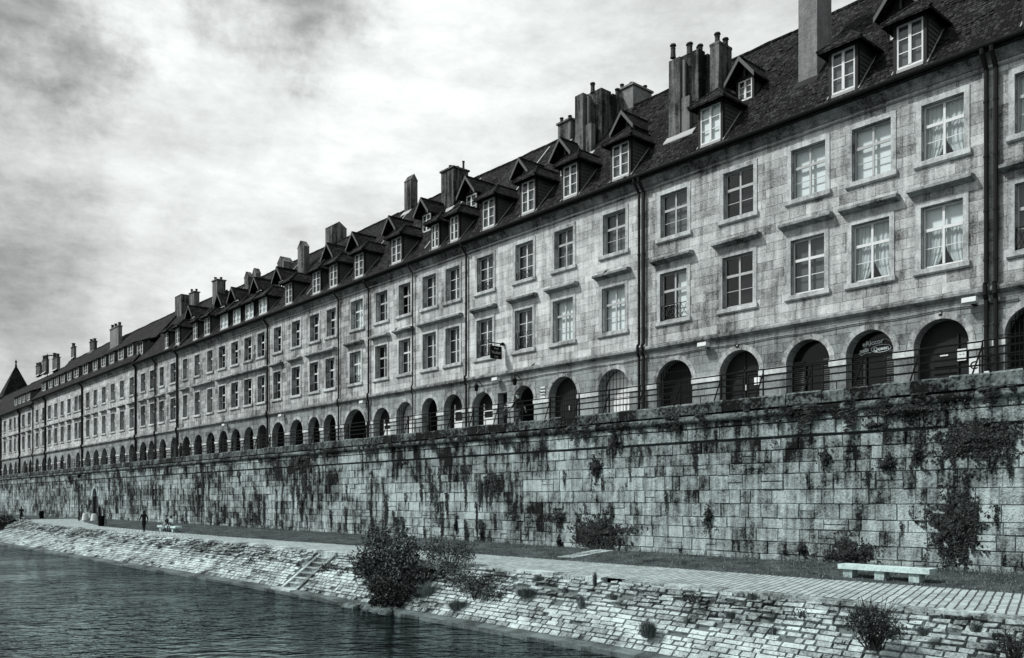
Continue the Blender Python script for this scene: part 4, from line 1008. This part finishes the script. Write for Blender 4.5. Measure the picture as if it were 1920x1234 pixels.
# ------------------------------------------------------------ benches
def bench(x0,x1,y,label,grp=None):
    b=empty('stone_bench',((x0+x1)/2,y,0.03),label,'bench','stone benches by the path')
    m=MB(); m.tone=.9; m.box(x0,x1,y-.28,y+.28,.36,.52); m.build('seat',M['bench'],b)
    L=x1-x0; fr=(.1,.46,.83) if L<3.5 and x0>-30 else (.12,.8)
    for f in fr:
        xx=x0+L*f; m=MB(); m.tone=.5; m.box(xx-.16,xx+.16,y-.2,y+.2,-.05,.358); m.build('leg',M['bench'],b)
bench(-14.55,-11.55,27.15,'pale three legged stone bench at the right by the wall')
fbx=-70.3; bench(fbx-2.0,fbx+2.2,23.9,'far stone bench with two people sitting on it')

# ------------------------------------------------------------ plants
def leaves(m,c,rad,n,size,lo=0,hi=1,flat=False,seed=0,shape=1.0):
    c=Vector(c)
    for i in range(n):
        while True:
            p=Vector((ru(-1,1),ru(-1,1),ru(-1,1)))
            if p.length<=1: break
        k=mn.noise(Vector((p.x*2.2+seed,p.y*2.2,p.z*2.2)))
        if p.length>.72+k*.6 : continue
        if mn.noise(Vector((p.x*3.2+seed,p.y*3.2,p.z*3.2+9)))<-.12: continue
        q=c+Vector((p.x*rad[0],p.y*rad[1],p.z*rad[2]))
        a=Vector((ru(-1,1),ru(-1,1),ru(-.3,1))).normalized(); b=a.orthogonal().normalized(); e=a.cross(b); s=size*ru(.6,1.4); th=ru(0,6.28)
        b,e=b*math.cos(th)+e*math.sin(th),e*math.cos(th)-b*math.sin(th)
        m.poly([q-b*s,q-e*s*.45+b*s*.1,q+b*s,q+e*s*.45+b*s*.1],tone=lo+(hi-lo)*rnd()**2.4)
def bush(c,rad,n,size,label,cat='bush',grp=None,mat='leaf',lobes=6,tone=(0,1),twigs=14):
    o=empty('bush',(c[0],c[1],c[2]-rad[2]),label,cat,grp); m=MB()
    leaves(m,c,rad,int(n*.55),size,*tone,seed=rnd()*9)
    for k in range(lobes):
        a=ru(0,6.28); q=(c[0]+rad[0]*.62*math.cos(a),c[1]+rad[1]*.6*math.sin(a),c[2]+rad[2]*ru(-.5,.65))
        leaves(m,q,(rad[0]*.5,rad[1]*.5,rad[2]*.45),n//(2*lobes),size,*tone,seed=rnd()*9)
    m.build('foliage',M[mat],o)
    t=MB()
    for k in range(twigs):
        a=ru(0,6.28); e=(c[0]+rad[0]*ru(.3,1.1)*math.cos(a),c[1]+rad[1]*ru(.3,1)*math.sin(a),c[2]+rad[2]*ru(0,1.1)); s=(c[0]+ru(-.15,.15),c[1]+ru(-.15,.15),c[2]-rad[2]*.95)
        md=tuple((s[i]+e[i])/2+ru(-.1,.1) for i in range(3)); t.tube(s,md,.02,.012,4); t.tube(md,e,.012,.004,4)
    t.build('stems',M['twig'],o); return o
def at(px,py,d): return (X(px,d),d,Zof(px,py,d))
bush(at(724,1062,20.0),(2.15,1.3,1.7),42000,.06,'big dark leafy bush growing over the drain outlet',lobes=10,tone=(-.02,1.3))
bush(at(738,1112,19.0),(1.5,.9,.8),14000,.055,'lowest dark bush overhanging the water at the drain outlet',lobes=6,tone=(-.03,.45))
bush(at(838,1050,20.8),(1.7,.9,1.1),17000,.042,'looser grey green bush right of the big dark bush',tone=(.05,1),lobes=8)
bush(at(715,1003,20.9),(.95,.6,1.0),5200,.045,'upper leafy shoots rising from the back of the big bush',twigs=16,tone=(.0,.8))
bush(at(790,1085,20.2),(.9,.6,.7),6000,.05,'dark weeds between the big bush and the pale grass',tone=(0,.6))
bush(at(890,1098,19.9),(1.9,.6,.65),10000,.04,'low weeds on the slope right of the drain outlet',tone=(.0,.8))
bush(at(620,1068,20.3),(1.0,.4,.4),2600,.045,'weed bank between the stone steps and the big bush',tone=(0,.6))
bush(at(480,1060,20.2),(.9,.5,.45),3200,.05,'round weed clump left of the stone steps',tone=(0,.5))
bush(at(108,1012,19.8),(1.2,.6,.6),1100,.08,'dark weed clump at the far end of the slope',tone=(0,.4))
bush(at(1640,1172,19.5),(.78,.55,.62),9000,.03,'spiky dark shrub on the slope below the bench',tone=(0,.55),twigs=60)
bush(at(1905,1205,18.9),(.45,.4,.35),1500,.03,'shrub on the slope at the right edge',tone=(0,.6),twigs=30)
bush(at(648,1075,20.2),(.5,.35,.3),900,.045,'small weed clump just right of the steps',tone=(.05,.6))
bush(at(1300,1120,20.5),(.35,.2,.16),420,.03,'low dark weed mat under the kerb at mid slope',tone=(0,.35),twigs=6)
bush(at(1500,1150,20.2),(.25,.2,.12),300,.028,'tiny weed in a slope joint left of the spiky shrub',tone=(0,.4),twigs=6)
def tuft(c,r,h,n,label,grp=None,mat='grassb',lean=.6,tone=(0,1)):
    m=MB()
    for i in range(n):
        a=ru(0,6.28); rr=r*.35*rnd(); x,y=c[0]+rr*math.cos(a),c[1]+rr*math.sin(a); L=h*ru(.4,1); o=r*rnd()*lean; w=.008
        p0=Vector((x,y,c[2])); p1=p0+Vector((o*.4*math.cos(a),o*.4*math.sin(a),L*.65)); p2=p0+Vector((o*math.cos(a),o*math.sin(a),L*ru(.7,1)))
        s=Vector((-math.sin(a),math.cos(a),0))*w; tn=tone[0]+(tone[1]-tone[0])*rnd()
        m.poly([p0-s,p0+s,p1+s,p1-s],tone=tn); m.poly([p1-s,p1+s,p2],tone=tn)
    return tag(m.build('grass_tuft',M[mat],None,c),label,'grass tuft',grp)
tuft(at(805,1125,19.9),1.0,.85,1500,'pale arching grass beside the drain outlet',tone=(.3,1.2))
tuft(at(860,1142,19.4),.9,.45,900,'pale grass at the waterline right of the outlet',tone=(.1,1))
tuft(at(985,1118,20.1),.8,.4,700,'pale grass tuft in the upper slope past the weeds')
tuft(at(1215,1195,19.2),.55,.6,600,'fan of long dark grass on the lower slope',tone=(0,.6))
tuft(at(1090,1140,20.0),.3,.55,260,'narrow grass tuft on the slope at mid picture')
tuft(at(1115,1100,20.9),.2,.65,140,'tall thin weed at the path edge',lean=.3,tone=(0,.5))
for i,(px,py) in enumerate([(1010,1090),(1060,1112),(940,1120),(1150,1125),(1370,1160),(1450,1190),(1290,1170),(560,1062),(420,1050),(360,1040),(300,1028),(240,1022),(180,1012),(505,1082),(1730,1190),(1830,1185),(1580,1215),(1410,1125)]):
    tuft(at(px,py,20.1),.35,.28,160,'small tuft of grass in a joint of the sloping embankment','small grass tufts on the slope',tone=(0,.7))
# sapling
sp=empty('sapling',at(808,1035,22),'tall thin sapling against the quay wall','sapling'); b0=at(808,1035,22); m=MB()
m.tube(b0,(b0[0],b0[1],b0[2]+2.4),.025,.01,5); m.build('stem',M['twig'],sp); m=MB()
for k in range(12): leaves(m,(b0[0]+ru(-.2,.2),b0[1]+ru(-.15,.15),b0[2]+.9+k*.14),(.3,.25,.16),26,.05,.1,.9)
m.build('foliage',M['leaf'],sp)
# ivy and hanging plants on the quay wall
def leafq(m,x,y,z,size,tone):
    nn=Vector((ru(-.6,.6),-1,ru(-.3,.9))).normalized(); b=nn.orthogonal().normalized(); e=nn.cross(b); s_=size*ru(.5,1.4); th=ru(0,6.28)
    b,e=b*math.cos(th)+e*math.sin(th),e*math.cos(th)-b*math.sin(th); p=Vector((x,y,z))
    m.poly([p-b*s_,p-e*s_*.6,p+b*s_,p+e*s_*.6],tone=tone[0]+(tone[1]-tone[0])*rnd()**2)
def ivy(spots,n,label,size=.05,d=DQ,tone=(0,1)):
    m=MB(); c0=at(spots[0][0],spots[0][1],d)
    n=int(n*1.9); spots=[(a,b,c*1.25,e*1.2) for a,b,c,e in spots]; size*=1.15
    A=sum(s[2]*s[3] for s in spots)
    for (px,py,rx,rz) in spots:
        c=at(px,py,d); k=int(n*rx*rz/A); sd=rnd()*9
        for i in range(k):
            a=ru(0,6.28); r=min(1.5,abs(random.gauss(0,.58))); q=1+.7*mn.noise(Vector((math.cos(a)*2.2+sd,math.sin(a)*2.2,0)))
            x=c[0]+rx*r*math.cos(a)*q; z=c[2]+rz*r*math.sin(a)*q
            if mn.noise(Vector((x*4.5,z*4.5,sd)))<-.16-.3*(1-min(r,1)): continue
            leafq(m,x,d-.02-.22*max(0,1-r)*rnd(),z,size,tone)
        for t in range(max(3,int(rx*14))):
            x=c[0]+ru(-rx,rx)*.95; z=c[2]-rz*ru(-.4,.7); L=ru(.3,1.0)*min(.9,rz*1.3+.2); n=int(L*max(10,k/ (60*rx+1)))
            for i in range(n):
                f=i/n; leafq(m,x+ru(-.05,.05)*(1-f*.5)+.05*math.sin(f*7+t),d-.02-.05*rnd(),z-L*f,size*(1-.4*f),tone)
    return tag(m.build('ivy',M['ivy'],None,c0),label,'ivy')
ivy([(1122,1000,1.2,.55),(1085,1000,.6,.3),(1160,1000,.7,.35),(1090,960,.35,.4),(1150,985,.6,.6),(1098,1015,.7,.2),(1170,1010,.45,.25)],16000,'thick ivy clump at the foot of the wall near the slabs',.06)
ivy([(1118,878,.3,.45),(1112,915,.15,.5),(1145,890,.3,.3),(1165,905,.25,.3)],2200,'dark ivy trail above the thick ivy clump',.05)
ivy([(1155,828,.4,.3),(1130,800,.25,.3),(1100,815,.2,.2)],1400,'ivy hanging below the coping above the ivy trail',.05)
ivy([(1405,770,.4,.2),(1432,790,.35,.3),(1450,815,.35,.4),(1420,775,.5,.2),(1425,748,.2,.2)],3200,'black ivy hanging from the coping left of centre right',.05)
ivy([(1700,768,.9,.2),(1760,752,.9,.25),(1800,745,.6,.25),(1740,775,.7,.2),(1640,765,.4,.12)],4800,'ivy mat spreading under the coping below the louvred door',.05,d=DQ-.12)
ivy([(1830,820,.9,.6),(1790,815,.5,.45),(1830,835,.5,.35),(1880,800,.4,.5),(1900,740,.6,.3),(1890,765,.4,.4),(1885,835,.25,.4),(1800,845,.25,.3)],13000,'large dark ivy patch high at the right edge of the wall',.05)
ivy([(1790,990,.6,.9),(1790,960,.42,.55),(1765,1040,.5,.3),(1800,1000,.38,.5),(1775,1030,.3,.35),(1812,935,.3,.3)],12000,'ivy column growing up the wall right of the bench',.05)
ivy([(1590,1038,.7,.4),(1560,1045,.5,.25),(1560,1045,.4,.22),(1600,1015,.3,.3)],5000,'ivy clump on the wall behind the bench left end',.05)
ivy([(1050,970,.32,.3)],700,'round ivy ball left of the thick clump',.05)
ivy([(1050,1015,.12,.3)],250,'short ivy streak below the round ivy ball',.05)
ivy([(565,862,.7,.5),(560,840,.8,.25),(570,895,.35,.6),(585,870,.4,.5)],2600,'black ivy cascade over the parapet far along the wall',.09)
ivy([(132,895,1.1,.4),(145,910,.4,.6)],700,'small dark ivy patch high on the far wall',.14)
ivy([(905,1000,.15,.3),(918,995,.12,.3),(912,985,.25,.12)],420,'horseshoe of ivy low on the wall',.045)
ivy([(857,985,.09,.6),(852,1005,.09,.3)],360,'narrow dark vertical ivy streak left of the horseshoe',.045)
ivy([(1330,970,.2,.4),(1345,985,.15,.3),(1322,985,.1,.35)],700,'drooping ivy tuft in the middle of the wall',.045)
ivy([(1550,860,.18,.3),(1540,850,.2,.15)],500,'small drooping ivy tuft above mid wall',.045)
ivy([(1720,852,.14,.35)],420,'small black ivy tongue on the upper wall',.045)
ivy([(1505,1028,.16,.2),(1520,1040,.2,.12)],420,'small ivy tuft at the wall foot left of the bench',.045)
ivy([(1640,797,.35,.12),(1645,805,.2,.15)],420,'ivy spot on the upper band above mid wall',.045)
ivy([(1665,870,.25,.2),(1650,880,.2,.1)],420,'sprawling ivy spot right of the drooping tuft',.045)
# dark weed tufts rooted in joints: one kind, copied
kinds=[]
for q in range(4):
    m=MB()
    for i in range(170):
        t=rnd(); x=ru(-.13,.13)*(1-t*.75)+.03*math.sin(t*9+q); z=-t*ru(.5,.95); y=-.02-.07*rnd()*(1-t)
        nn=Vector((ru(-.6,.6),-1,ru(-.3,.8))).normalized(); b=nn.orthogonal().normalized(); e=nn.cross(b); s=ru(.02,.05); p=Vector((x,y,z))
        m.poly([p-b*s,p-e*s*.6,p+b*s,p+e*s*.6],tone=rnd()**2)
    kinds.append(m)
cnt=0; meshes=[None]*4
random.seed(21)
spots=[]
for i in range(150):
    px=ru(-20,1900)**1 if rnd()<.35 else ru(10,1000); x=X(px,DQ); z=random.choice(rows[3:])-.02 if rnd()<.85 else ru(.6,5)
    if abs(x-door_c)<2: continue
    spots.append((x,z,ru(.4,1.0)*(1.5 if x<-35 else .8)*(1.25 if x<-70 else 1)))
for x,z,s in spots:
    k=random.randrange(4); z=max(z,.9)
    if meshes[k] is None:
        o=kinds[k].build('wall_weed',M['ivy']); meshes[k]=o
    else: o=meshes[k].copy(); col.objects.link(o)
    o.location=(x,DQ-.02,z); o.scale=(s*ru(.9,1.5),1,s*ru(1.1,1.9)); tag(o,'narrow dark weed hanging from a joint in the high quay wall','weed','weeds hanging from joints of the quay wall')
for i in range(95):
    x=ru(-110,-12) if i%3 else ru(-50,-10); s_=ru(.6,1.5); o=meshes[i%4].copy(); col.objects.link(o); o.location=(x,DQ-.17,6.34 if i%2 else 6.05); o.scale=(s_*ru(1.2,2.6),1.4,s_*ru(.3,.8))
    tag(o,'dark weed hanging from the coping joint of the high quay wall','weed','weeds hanging under the quay coping')
random.seed(5)
# dark growth on the far bank beyond the path
for i,(x,y,r) in enumerate([(-114,18.8,1.6),(-121,20.6,2.0),(-129,22.2,2.2),(-108.5,17.2,1.0),(-140,22,3.0)]):
    bush((x,y,-1+r*.35),(r,1.8,r*.5),3500,.12,['dark bush just past the end of the embankment','dark bush second past the embankment end','dark bush third past the embankment end','low dark bush at the water by the slope end','farthest dark bush on the far bank'][i],tone=(0,.35),mat='leaf',twigs=3)

# ------------------------------------------------------------ people
def person(name_label,loc,h,heading,J,mats,top_z=.5,extra=None,cat='person',bulk=1.0,sleeve=None):
    """J joints in body units (height 1): one skinned figure"""
    root=empty('person',loc,name_label,cat)
    V=[];E=[];Rr=[]
    def add(p,r,par=None):
        V.append(Vector(p)*h); Rr.append(r*h); 
        if par is not None: E.append((par,len(V)-1))
        return len(V)-1
    pel=add(J['pelvis'],.075*bulk); wa=add(Vector(J['pelvis']).lerp(Vector(J['chest']),.5),.068*bulk,pel); ch=add(J['chest'],.082*bulk,wa)
    nk=add(J['neck'],.032,ch); hd0=add(Vector(J['neck']).lerp(Vector(J['head']),.45),.042,nk); hd=add(J['head'],.062,hd0); 
    tp=add(Vector(J['head'])+(Vector(J['head'])-Vector(J['neck'])).normalized()*.045,.05,hd)
    nose=add(Vector(J['head'])+Vector((0,-.072,-.012)),.012,hd)
    for s in('l','r'):
        sg=-1 if s=='l' else 1
        sh=add(J['sh'+s],.042*bulk,ch); el=add(J['el'+s],.03*bulk,sh); wr=add(J['wr'+s],.02,el)
        dv=(Vector(J['wr'+s])-Vector(J['el'+s])).normalized(); sd=dv.cross(Vector((0,1,0)));
        if sd.length<.1: sd=dv.cross(Vector((1,0,0)))
        sd.normalize(); pm=add(Vector(J['wr'+s])+dv*.035,.018,wr)
        for k in range(4):
            o=(k-1.5)*.012; b=add(Vector(J['wr'+s])+dv*.06+sd*o,.0052,pm); add(Vector(J['wr'+s])+dv*(.095-.006*abs(k-1.3))+sd*o*1.2+Vector((0,-.008,0)),.0045,b)
        b=add(Vector(J['wr'+s])+dv*.045+sd*.026,.006,pm); add(Vector(J['wr'+s])+dv*.065+sd*.036,.005,b)
        hp=add(J['hp'+s],.062*bulk,pel); kn=add(J['kn'+s],.04*bulk,hp); an=add(J['an'+s],.027,kn); ft=add(Vector(J['an'+s])+Vector(J.get('toe',(0,-.09,-.02))),.022,an)
    me=bpy.data.meshes.new('b'); me.from_pydata(V,E,[]); o=bpy.data.objects.new('b',me); col.objects.link(o)
    sk=o.modifiers.new('s','SKIN'); 
    if not me.skin_vertices: me.skin_vertices.new(name='')
    for i,sv in enumerate(me.skin_vertices[0].data): sv.radius=(Rr[i],Rr[i]); sv.use_root=(i==0)
    ss=o.modifiers.new('u','SUBSURF'); ss.levels=1; ss.render_levels=1
    bpy.context.view_layer.update()
    m2=bpy.data.meshes.new_from_object(o.evaluated_get(bpy.context.evaluated_depsgraph_get())); bpy.data.objects.remove(o)
    m2.materials.clear()
    for k in mats: m2.materials.append(M[k])      # upper, lower, skin, shoe
    hz=J['neck'][2]*h; pz=J['pelvis'][2]*h
    wrs=[Vector(J['wrl'])*h,Vector(J['wrr'])*h]; 
    for p in m2.polygons:
        c=p.center
        if c.z>hz: k=2
        elif min((c-w).length for w in wrs)<.115*h and c.z<pz*1.6: k=2 if min((c-w).length for w in wrs)<.1*h else 0
        elif min((c-Vector(J['an'+s])*h).length for s in'lr')<.05*h: k=3
        elif c.z<pz+.01*h or (abs(c.y)>.09*h and c.z<pz+.06*h and J.get('sit')): k=1
        else: k=0
        p.material_index=k; p.use_smooth=True
    m2.transform(Matrix.Rotation(heading,4,'Z'))
    b=bpy.data.objects.new('body',m2); col.objects.link(b); b.parent=root
    hr=MB(); hc=Vector(J['head'])*h; rot=Matrix.Rotation(heading,3,'Z')
    N=10
    for i in range(N):
        for j in range(5):
            def q(i,j):
                a=2*math.pi*i/N; e=math.pi/2*j/4*1.0; v=Vector((math.cos(a)*math.cos(e)*.068,(math.sin(a)*math.cos(e)*.072+.014),math.sin(e)*.07+.02))*h
                return rot@(hc+v)
            hr.poly([Vector(loc)+q(i,j),Vector(loc)+q(i+1,j),Vector(loc)+q(i+1,j+1),Vector(loc)+q(i,j+1)])
    hr.build('hair',M['hair'],root)
    return root
def stand(walk=.0,arm=.1,elb=.0):
    a=walk
    return dict(pelvis=(0,0,.53),chest=(0,-.01,.73),neck=(0,-.01,.84),head=(0,-.02,.925),
      shl=(-.105,0,.80),ell=(-.135,arm*.6+.01,.64),wrl=(-.13,arm*1.0-elb,.50+abs(elb)*.6),shr=(.105,0,.80),elr=(.135,-arm*.6+.01,.64),wrr=(.13,-arm*1.2-.02-elb,.51+abs(elb)*.6),
      hpl=(-.05,0,.50),knl=(-.055,-a*.5-.01,.28),anl=(-.055,-a*1.0,.04),hpr=(.05,0,.50),knr=(.055,a*.35-.02,.28),anr=(.055,a*1.15,.055 if a else .04))
def sit(): 
    return dict(sit=1,pelvis=(0,0,.30),chest=(0,-.05,.50),neck=(0,-.08,.61),head=(0,-.10,.69),shl=(-.105,-.05,.57),ell=(-.13,-.10,.43),wrl=(-.06,-.2,.36),shr=(.105,-.05,.57),elr=(.13,-.10,.43),wrr=(.06,-.2,.36),
      hpl=(-.05,-.02,.29),knl=(-.07,-.25,.29),anl=(-.06,-.27,.04),hpr=(.05,-.02,.29),knr=(.07,-.25,.29),anr=(.07,-.24,.04))
toriver=R(0)
person('man in dark jacket and pale trousers walking behind the railing',(X(972,DQ+.62),DQ+.62,STREET+.02),1.86,R(-70),stand(.14,.16),['black','cloth','skin','black'])
person('child in grey top walking beside the man behind the railing',(X(949,DQ+.6),DQ+.6,STREET+.02),1.3,R(-70),stand(.08,.1),['cloth','black','skin','black'])
person('person dressed in black walking on the riverside path',(X(270,21.9),21.9,.02),1.76,R(-90),stand(.15,.12,.06),['black','black','hair','black'])
person('person in black standing at the far railing',(X(115,DQ+.7),DQ+.7,STREET+.02),1.95,R(180),stand(.03,.05),['black','black','hair','black'],bulk=1.2)
person('person in a dark coat far along the quay, left of a pair',(X(50,DQ+.8),DQ+.8,STREET+.02),1.8,R(180),stand(.03,.05),['black','black','hair','black'],bulk=1.3)
person('person in dark grey coat far along the quay, right of a pair',(X(56,DQ+.8),DQ+.8,STREET+.02),1.9,R(170),stand(.03,.05),['black','black','hair','black'],bulk=1.3)
person('dark figure leaning by the downpipe of the seven bay house',(X(338,DQ+.7),DQ+.7,STREET+.02),1.7,R(180),stand(.03,.05),['black','black','hair','black'],bulk=1.15)
person('dark haired person in black sitting on the far bench',(fbx-.35,23.95,.12),1.6,R(0),sit(),['black','lightcloth','skin','black'])
person('person in a pale top bending forward on the far bench',(fbx+.75,23.95,.12),1.62,R(20),sit(),['lightcloth','cloth','hair','black'],bulk=1.15)
person('person in dark clothes standing over a bicycle at the path end',(X(40,22.5),22.5,.02),1.7,R(90),stand(.02,.05,.12),['black','black','hair','black'],bulk=1.2)

# ------------------------------------------------------------ small things on the path
def bike(x,y,z):
    o=empty('bicycle',(x,y,z),'bicycle lying on its side at the path end','bicycle')
    tilt=Matrix.Translation((x,y,z+.08))@Matrix.Rotation(R(20),4,'Z')@Matrix.Rotation(R(68),4,'X')
    def P(a,b): return tilt@Vector((a,0,b))
    for cx in(-.52,.52):
        m=MB(); pts=[P(cx+.34*math.cos(t*math.pi/9),.34+.34*math.sin(t*math.pi/9)) for t in range(19)]; m.path(pts,.025,5)
        for k in range(9): m.tube(P(cx,.34),pts[2*k],.004,None,3)
        m.build('wheel',M['iron'],o)
    m=MB()
    for a,b in(((-.52,.34),(-.05,.3)),((-.05,.3),(-.2,.78)),((-.2,.78),(.33,.75)),((.33,.75),(-.05,.3)),((-.52,.34),(-.2,.78)),((.52,.34),(.33,.9))): m.tube(P(*a),P(*b),.022,None,6)
    m.build('bike_frame',M['white'],o)
    m=MB(); m.tube(P(-.35,.9),P(-.08,.88),.05,.03,6); m.build('saddle',M['black'],o)
    m=MB(); c=P(.33,.92); v=tilt.to_3x3()@Vector((0,.3,0)); m.tube(c-v,c+v,.018,None,5); m.build('handlebar',M['iron'],o)
bike(X(52,23.2),23.2,.03)
def bin_(px,py,d,label):
    x=X(px,d); z=.04; o=empty('litter_bin',(x,d,z),label,'litter bin','litter bins by the path')
    m=MB(); m.lathe((x,d,z),[(.24,0),(.29,.9),(.31,.92),(.31,1.0),(.27,1.0),(.24,.1),(0,.1)],16)
    for k in range(16):
        a=k*math.pi/8; m.tube((x+.25*math.cos(a),d+.25*math.sin(a),z),(x+.3*math.cos(a),d+.3*math.sin(a),z+.9),.018,None,4)
    m.build('bin_body',M['iron'],o); m=MB(); m.tube((x,d+.42,z),(x,d+.42,z+1.15),.04,None,6); m.build('post',M['iron'],o)
bin_(190,985,23.7,'black slatted litter bin at the near grass edge'); bin_(78,965,26.8,'black slatted litter bin near the far end of the path')
def cone(px,d,label):
    x=X(px,d); m=MB(); m.lathe((x,d,.05),[(0,0),(.42,0),(.28,.8),(.25,.86),(0,.88)],20); o=m.build('stone_bollard',M['signwhite'],None,(x,d,.05)); tag(o,label,'bollard','pale conical bollards at the quay door')
cone(160,28.2,'pale conical bollard left of the quay wall doorway'); cone(176.5,28.2,'pale conical bollard in front of the quay wall doorway')
x=X(148,27.2); lp=empty('lamp_post',(x,27.2,.05),'tall thin dark lamp post before the far wall','lamp post'); m=MB(); m.tube((x,27.2,.05),(x,27.2,5.2),.09,.05,8); m.build('pole',M['iron'],lp)
m=MB(); m.lathe((x,27.2,5.1),[(.05,0),(.14,.1),(.2,.45),(.05,.6),(0,.65)],8); m.build('lamp_head',M['iron'],lp)
x=X(187,27.6); m=MB(); m.lathe((x,27.6,.05),[(.16,0),(.12,.1),(.11,1.5),(.16,1.55),(.14,1.7),(0,1.78)],10); tag(m.build('marker_post',M['iron'],None,(x,27.6,.05)),'short dark post right of the quay doorway','post')
# pigeons resting on hoods
def bird(px,z,y,label):
    x=X(px,y); m=MB(); m.lathe((0,0,0),[(0,-.1),(.05,-.06),(.065,0),(.045,.07),(.02,.11),(.032,.14),(.025,.17),(0,.185)],8)
    for p in range(len(m.v)):
        a,b,c=m.v[p]; m.v[p]=(x+a+c*.8,y+b,z+.07+c*.55)
    m.tube((x-.08,y,z+.04),(x-.2,y,z+.02),.03,.015,5); m.tube((x+.0,y,z),(x,y,z+.06),.008); 
    tag(m.build('pigeon',M['black'],None,(x,y,z),smooth=True),label,'bird','pigeons resting on the facade')
bird(1135,14.77,DF-.15,'dark pigeon on the hood right of the hanging sign house'); bird(1000,10.5,DF-.1,'dark pigeon on the string course above the plate'); bird(742,14.77,DF-.15,'dark pigeon on the hood beside the thin pipe')

# ------------------------------------------------------------ sky, sun, camera
w=bpy.data.worlds.new('World'); sc.world=w; w.use_nodes=True; q=NT(w); q.n.clear()
out=q.new('ShaderNodeOutputWorld'); bg=q.new('ShaderNodeBackground'); bg2=q.new('ShaderNodeBackground'); add=q.new('ShaderNodeAddShader')
SUN_EL,SUN_AZ=R(50),R(215)
sky=q.new('ShaderNodeTexSky',sky_type='NISHITA'); sky.sun_disc=False; sky.sun_elevation=SUN_EL; sky.sun_rotation=SUN_AZ; sky.air_density=1.5; sky.dust_density=4
bw=q.new('ShaderNodeRGBToBW'); q.l.new(sky.outputs[0],bw.inputs[0]); q.l.new(bw.outputs[0],bg.inputs['Color']); bg.inputs['Strength'].default_value=.05
gen=q.new('ShaderNodeTexCoord').outputs['Generated']
THC=math.asin(CT)
def cdir(px,py):
    u=(px-960)/FPX; v=(HY-py)/FPX; f=Vector((-CT,ST,0)); r=Vector((ST,CT,0)); return (f+r*u+Vector((0,0,v))).normalized()
nz=q.new('ShaderNodeTexNoise'); q.l.new(gen,nz.inputs['Vector']); nz.inputs['Scale'].default_value=9; nz.inputs['Detail'].default_value=8; nz.inputs['Roughness'].default_value=.62
wp=q.new('ShaderNodeVectorMath',operation='MULTIPLY_ADD'); q.l.new(nz.outputs['Color'],wp.inputs[0]); wp.inputs[1].default_value=(.26,.26,.26); q.l.new(gen,wp.inputs[2])
wc=q.new('ShaderNodeVectorMath',operation='SUBTRACT'); q.l.new(wp.outputs[0],wc.inputs[0]); wc.inputs[1].default_value=(.13,.13,.13)
def blob(px,py,r0,r1):
    d=q.new('ShaderNodeVectorMath',operation='DISTANCE'); q.l.new(wc.outputs[0],d.inputs[0]); d.inputs[1].default_value=cdir(px,py)
    n=q.new('ShaderNodeMapRange',interpolation_type='SMOOTHSTEP'); q.l.new(d.outputs['Value'],n.inputs[0]); n.inputs[1].default_value=r0; n.inputs[2].default_value=r1; n.inputs[3].default_value=1; n.inputs[4].default_value=0
    return n.outputs[0]
cl=q.noise(q.vmap(gen,(1,1,2.6)),3.2,9,.6,.4); cl2=q.noise(q.vmap(gen,(1,1,3.5)),9,7,.6,.2)
v=q.math('MULTIPLY_ADD',q.math('SUBTRACT',cl,.5),.7,.56); v=q.math('MULTIPLY_ADD',q.math('SUBTRACT',cl2,.5),.5,v)
for (px,py,r0,r1,a) in [(10,40,.03,.14,-.5),(560,-25,.02,.12,-.5),(60,650,.03,.22,-.27),(-20,440,.01,.16,-.18),(250,40,.0,.09,.2),(700,160,.0,.30,.15),(1150,110,.05,.45,.12),(250,350,.05,.30,.12),(150,900,.0,.25,.14)]:
    v=q.math('MULTIPLY_ADD',blob(px,py,r0,r1),a,v)
cl3=q.noise(q.vmap(gen,(1,1,2)),26,5,.7); v=q.math('MULTIPLY_ADD',q.math('SUBTRACT',cl3,.5),.36,v)
v=q.math('MAXIMUM',v,.06)
q.l.new(q.mixc(1.0,(0,0,0,1),v),bg2.inputs['Color']) if False else None
cc=q.new('ShaderNodeCombineColor'); q.l.new(q.math('MULTIPLY',v,.955),cc.inputs[0]); q.l.new(v,cc.inputs[1]); q.l.new(q.math('MULTIPLY',v,.985),cc.inputs[2])
q.l.new(cc.outputs[0],bg2.inputs['Color']); bg2.inputs['Strength'].default_value=1.0
q.l.new(bg.outputs[0],add.inputs[0]); q.l.new(bg2.outputs[0],add.inputs[1]); q.l.new(add.outputs[0],out.inputs['Surface'])
ld=bpy.data.lights.new('sun','SUN'); ld.energy=4.3; ld.angle=R(5); ld.color=(1,.995,.98); lo=bpy.data.objects.new('sun',ld); col.objects.link(lo)
sd=Vector((-.45,-.62,.85)).normalized()     # towards the sun: over the river, upstream
lo.rotation_euler=sd.to_track_quat('Z','Y').to_euler(); lo.location=(0,-20,60)
sky.sun_elevation=math.asin(sd.z); sky.sun_rotation=math.atan2(sd.x,sd.y)
cam=bpy.data.cameras.new('camera'); cam.lens=30; cam.sensor_width=36; cam.shift_y=(HY-617)/1920; cam.clip_end=6000; cam.clip_start=.1
co=bpy.data.objects.new('camera',cam); col.objects.link(co); co.location=(0,0,ZC); co.rotation_euler=(R(90),0,THC); sc.camera=co
sc.view_settings.view_transform='Standard'; sc.view_settings.look='None'; sc.view_settings.exposure=0; sc.view_settings.gamma=1
sc.render.engine='CYCLES'; sc.cycles.max_bounces=5; sc.cycles.transparent_max_bounces=6; sc.cycles.caustics_reflective=False
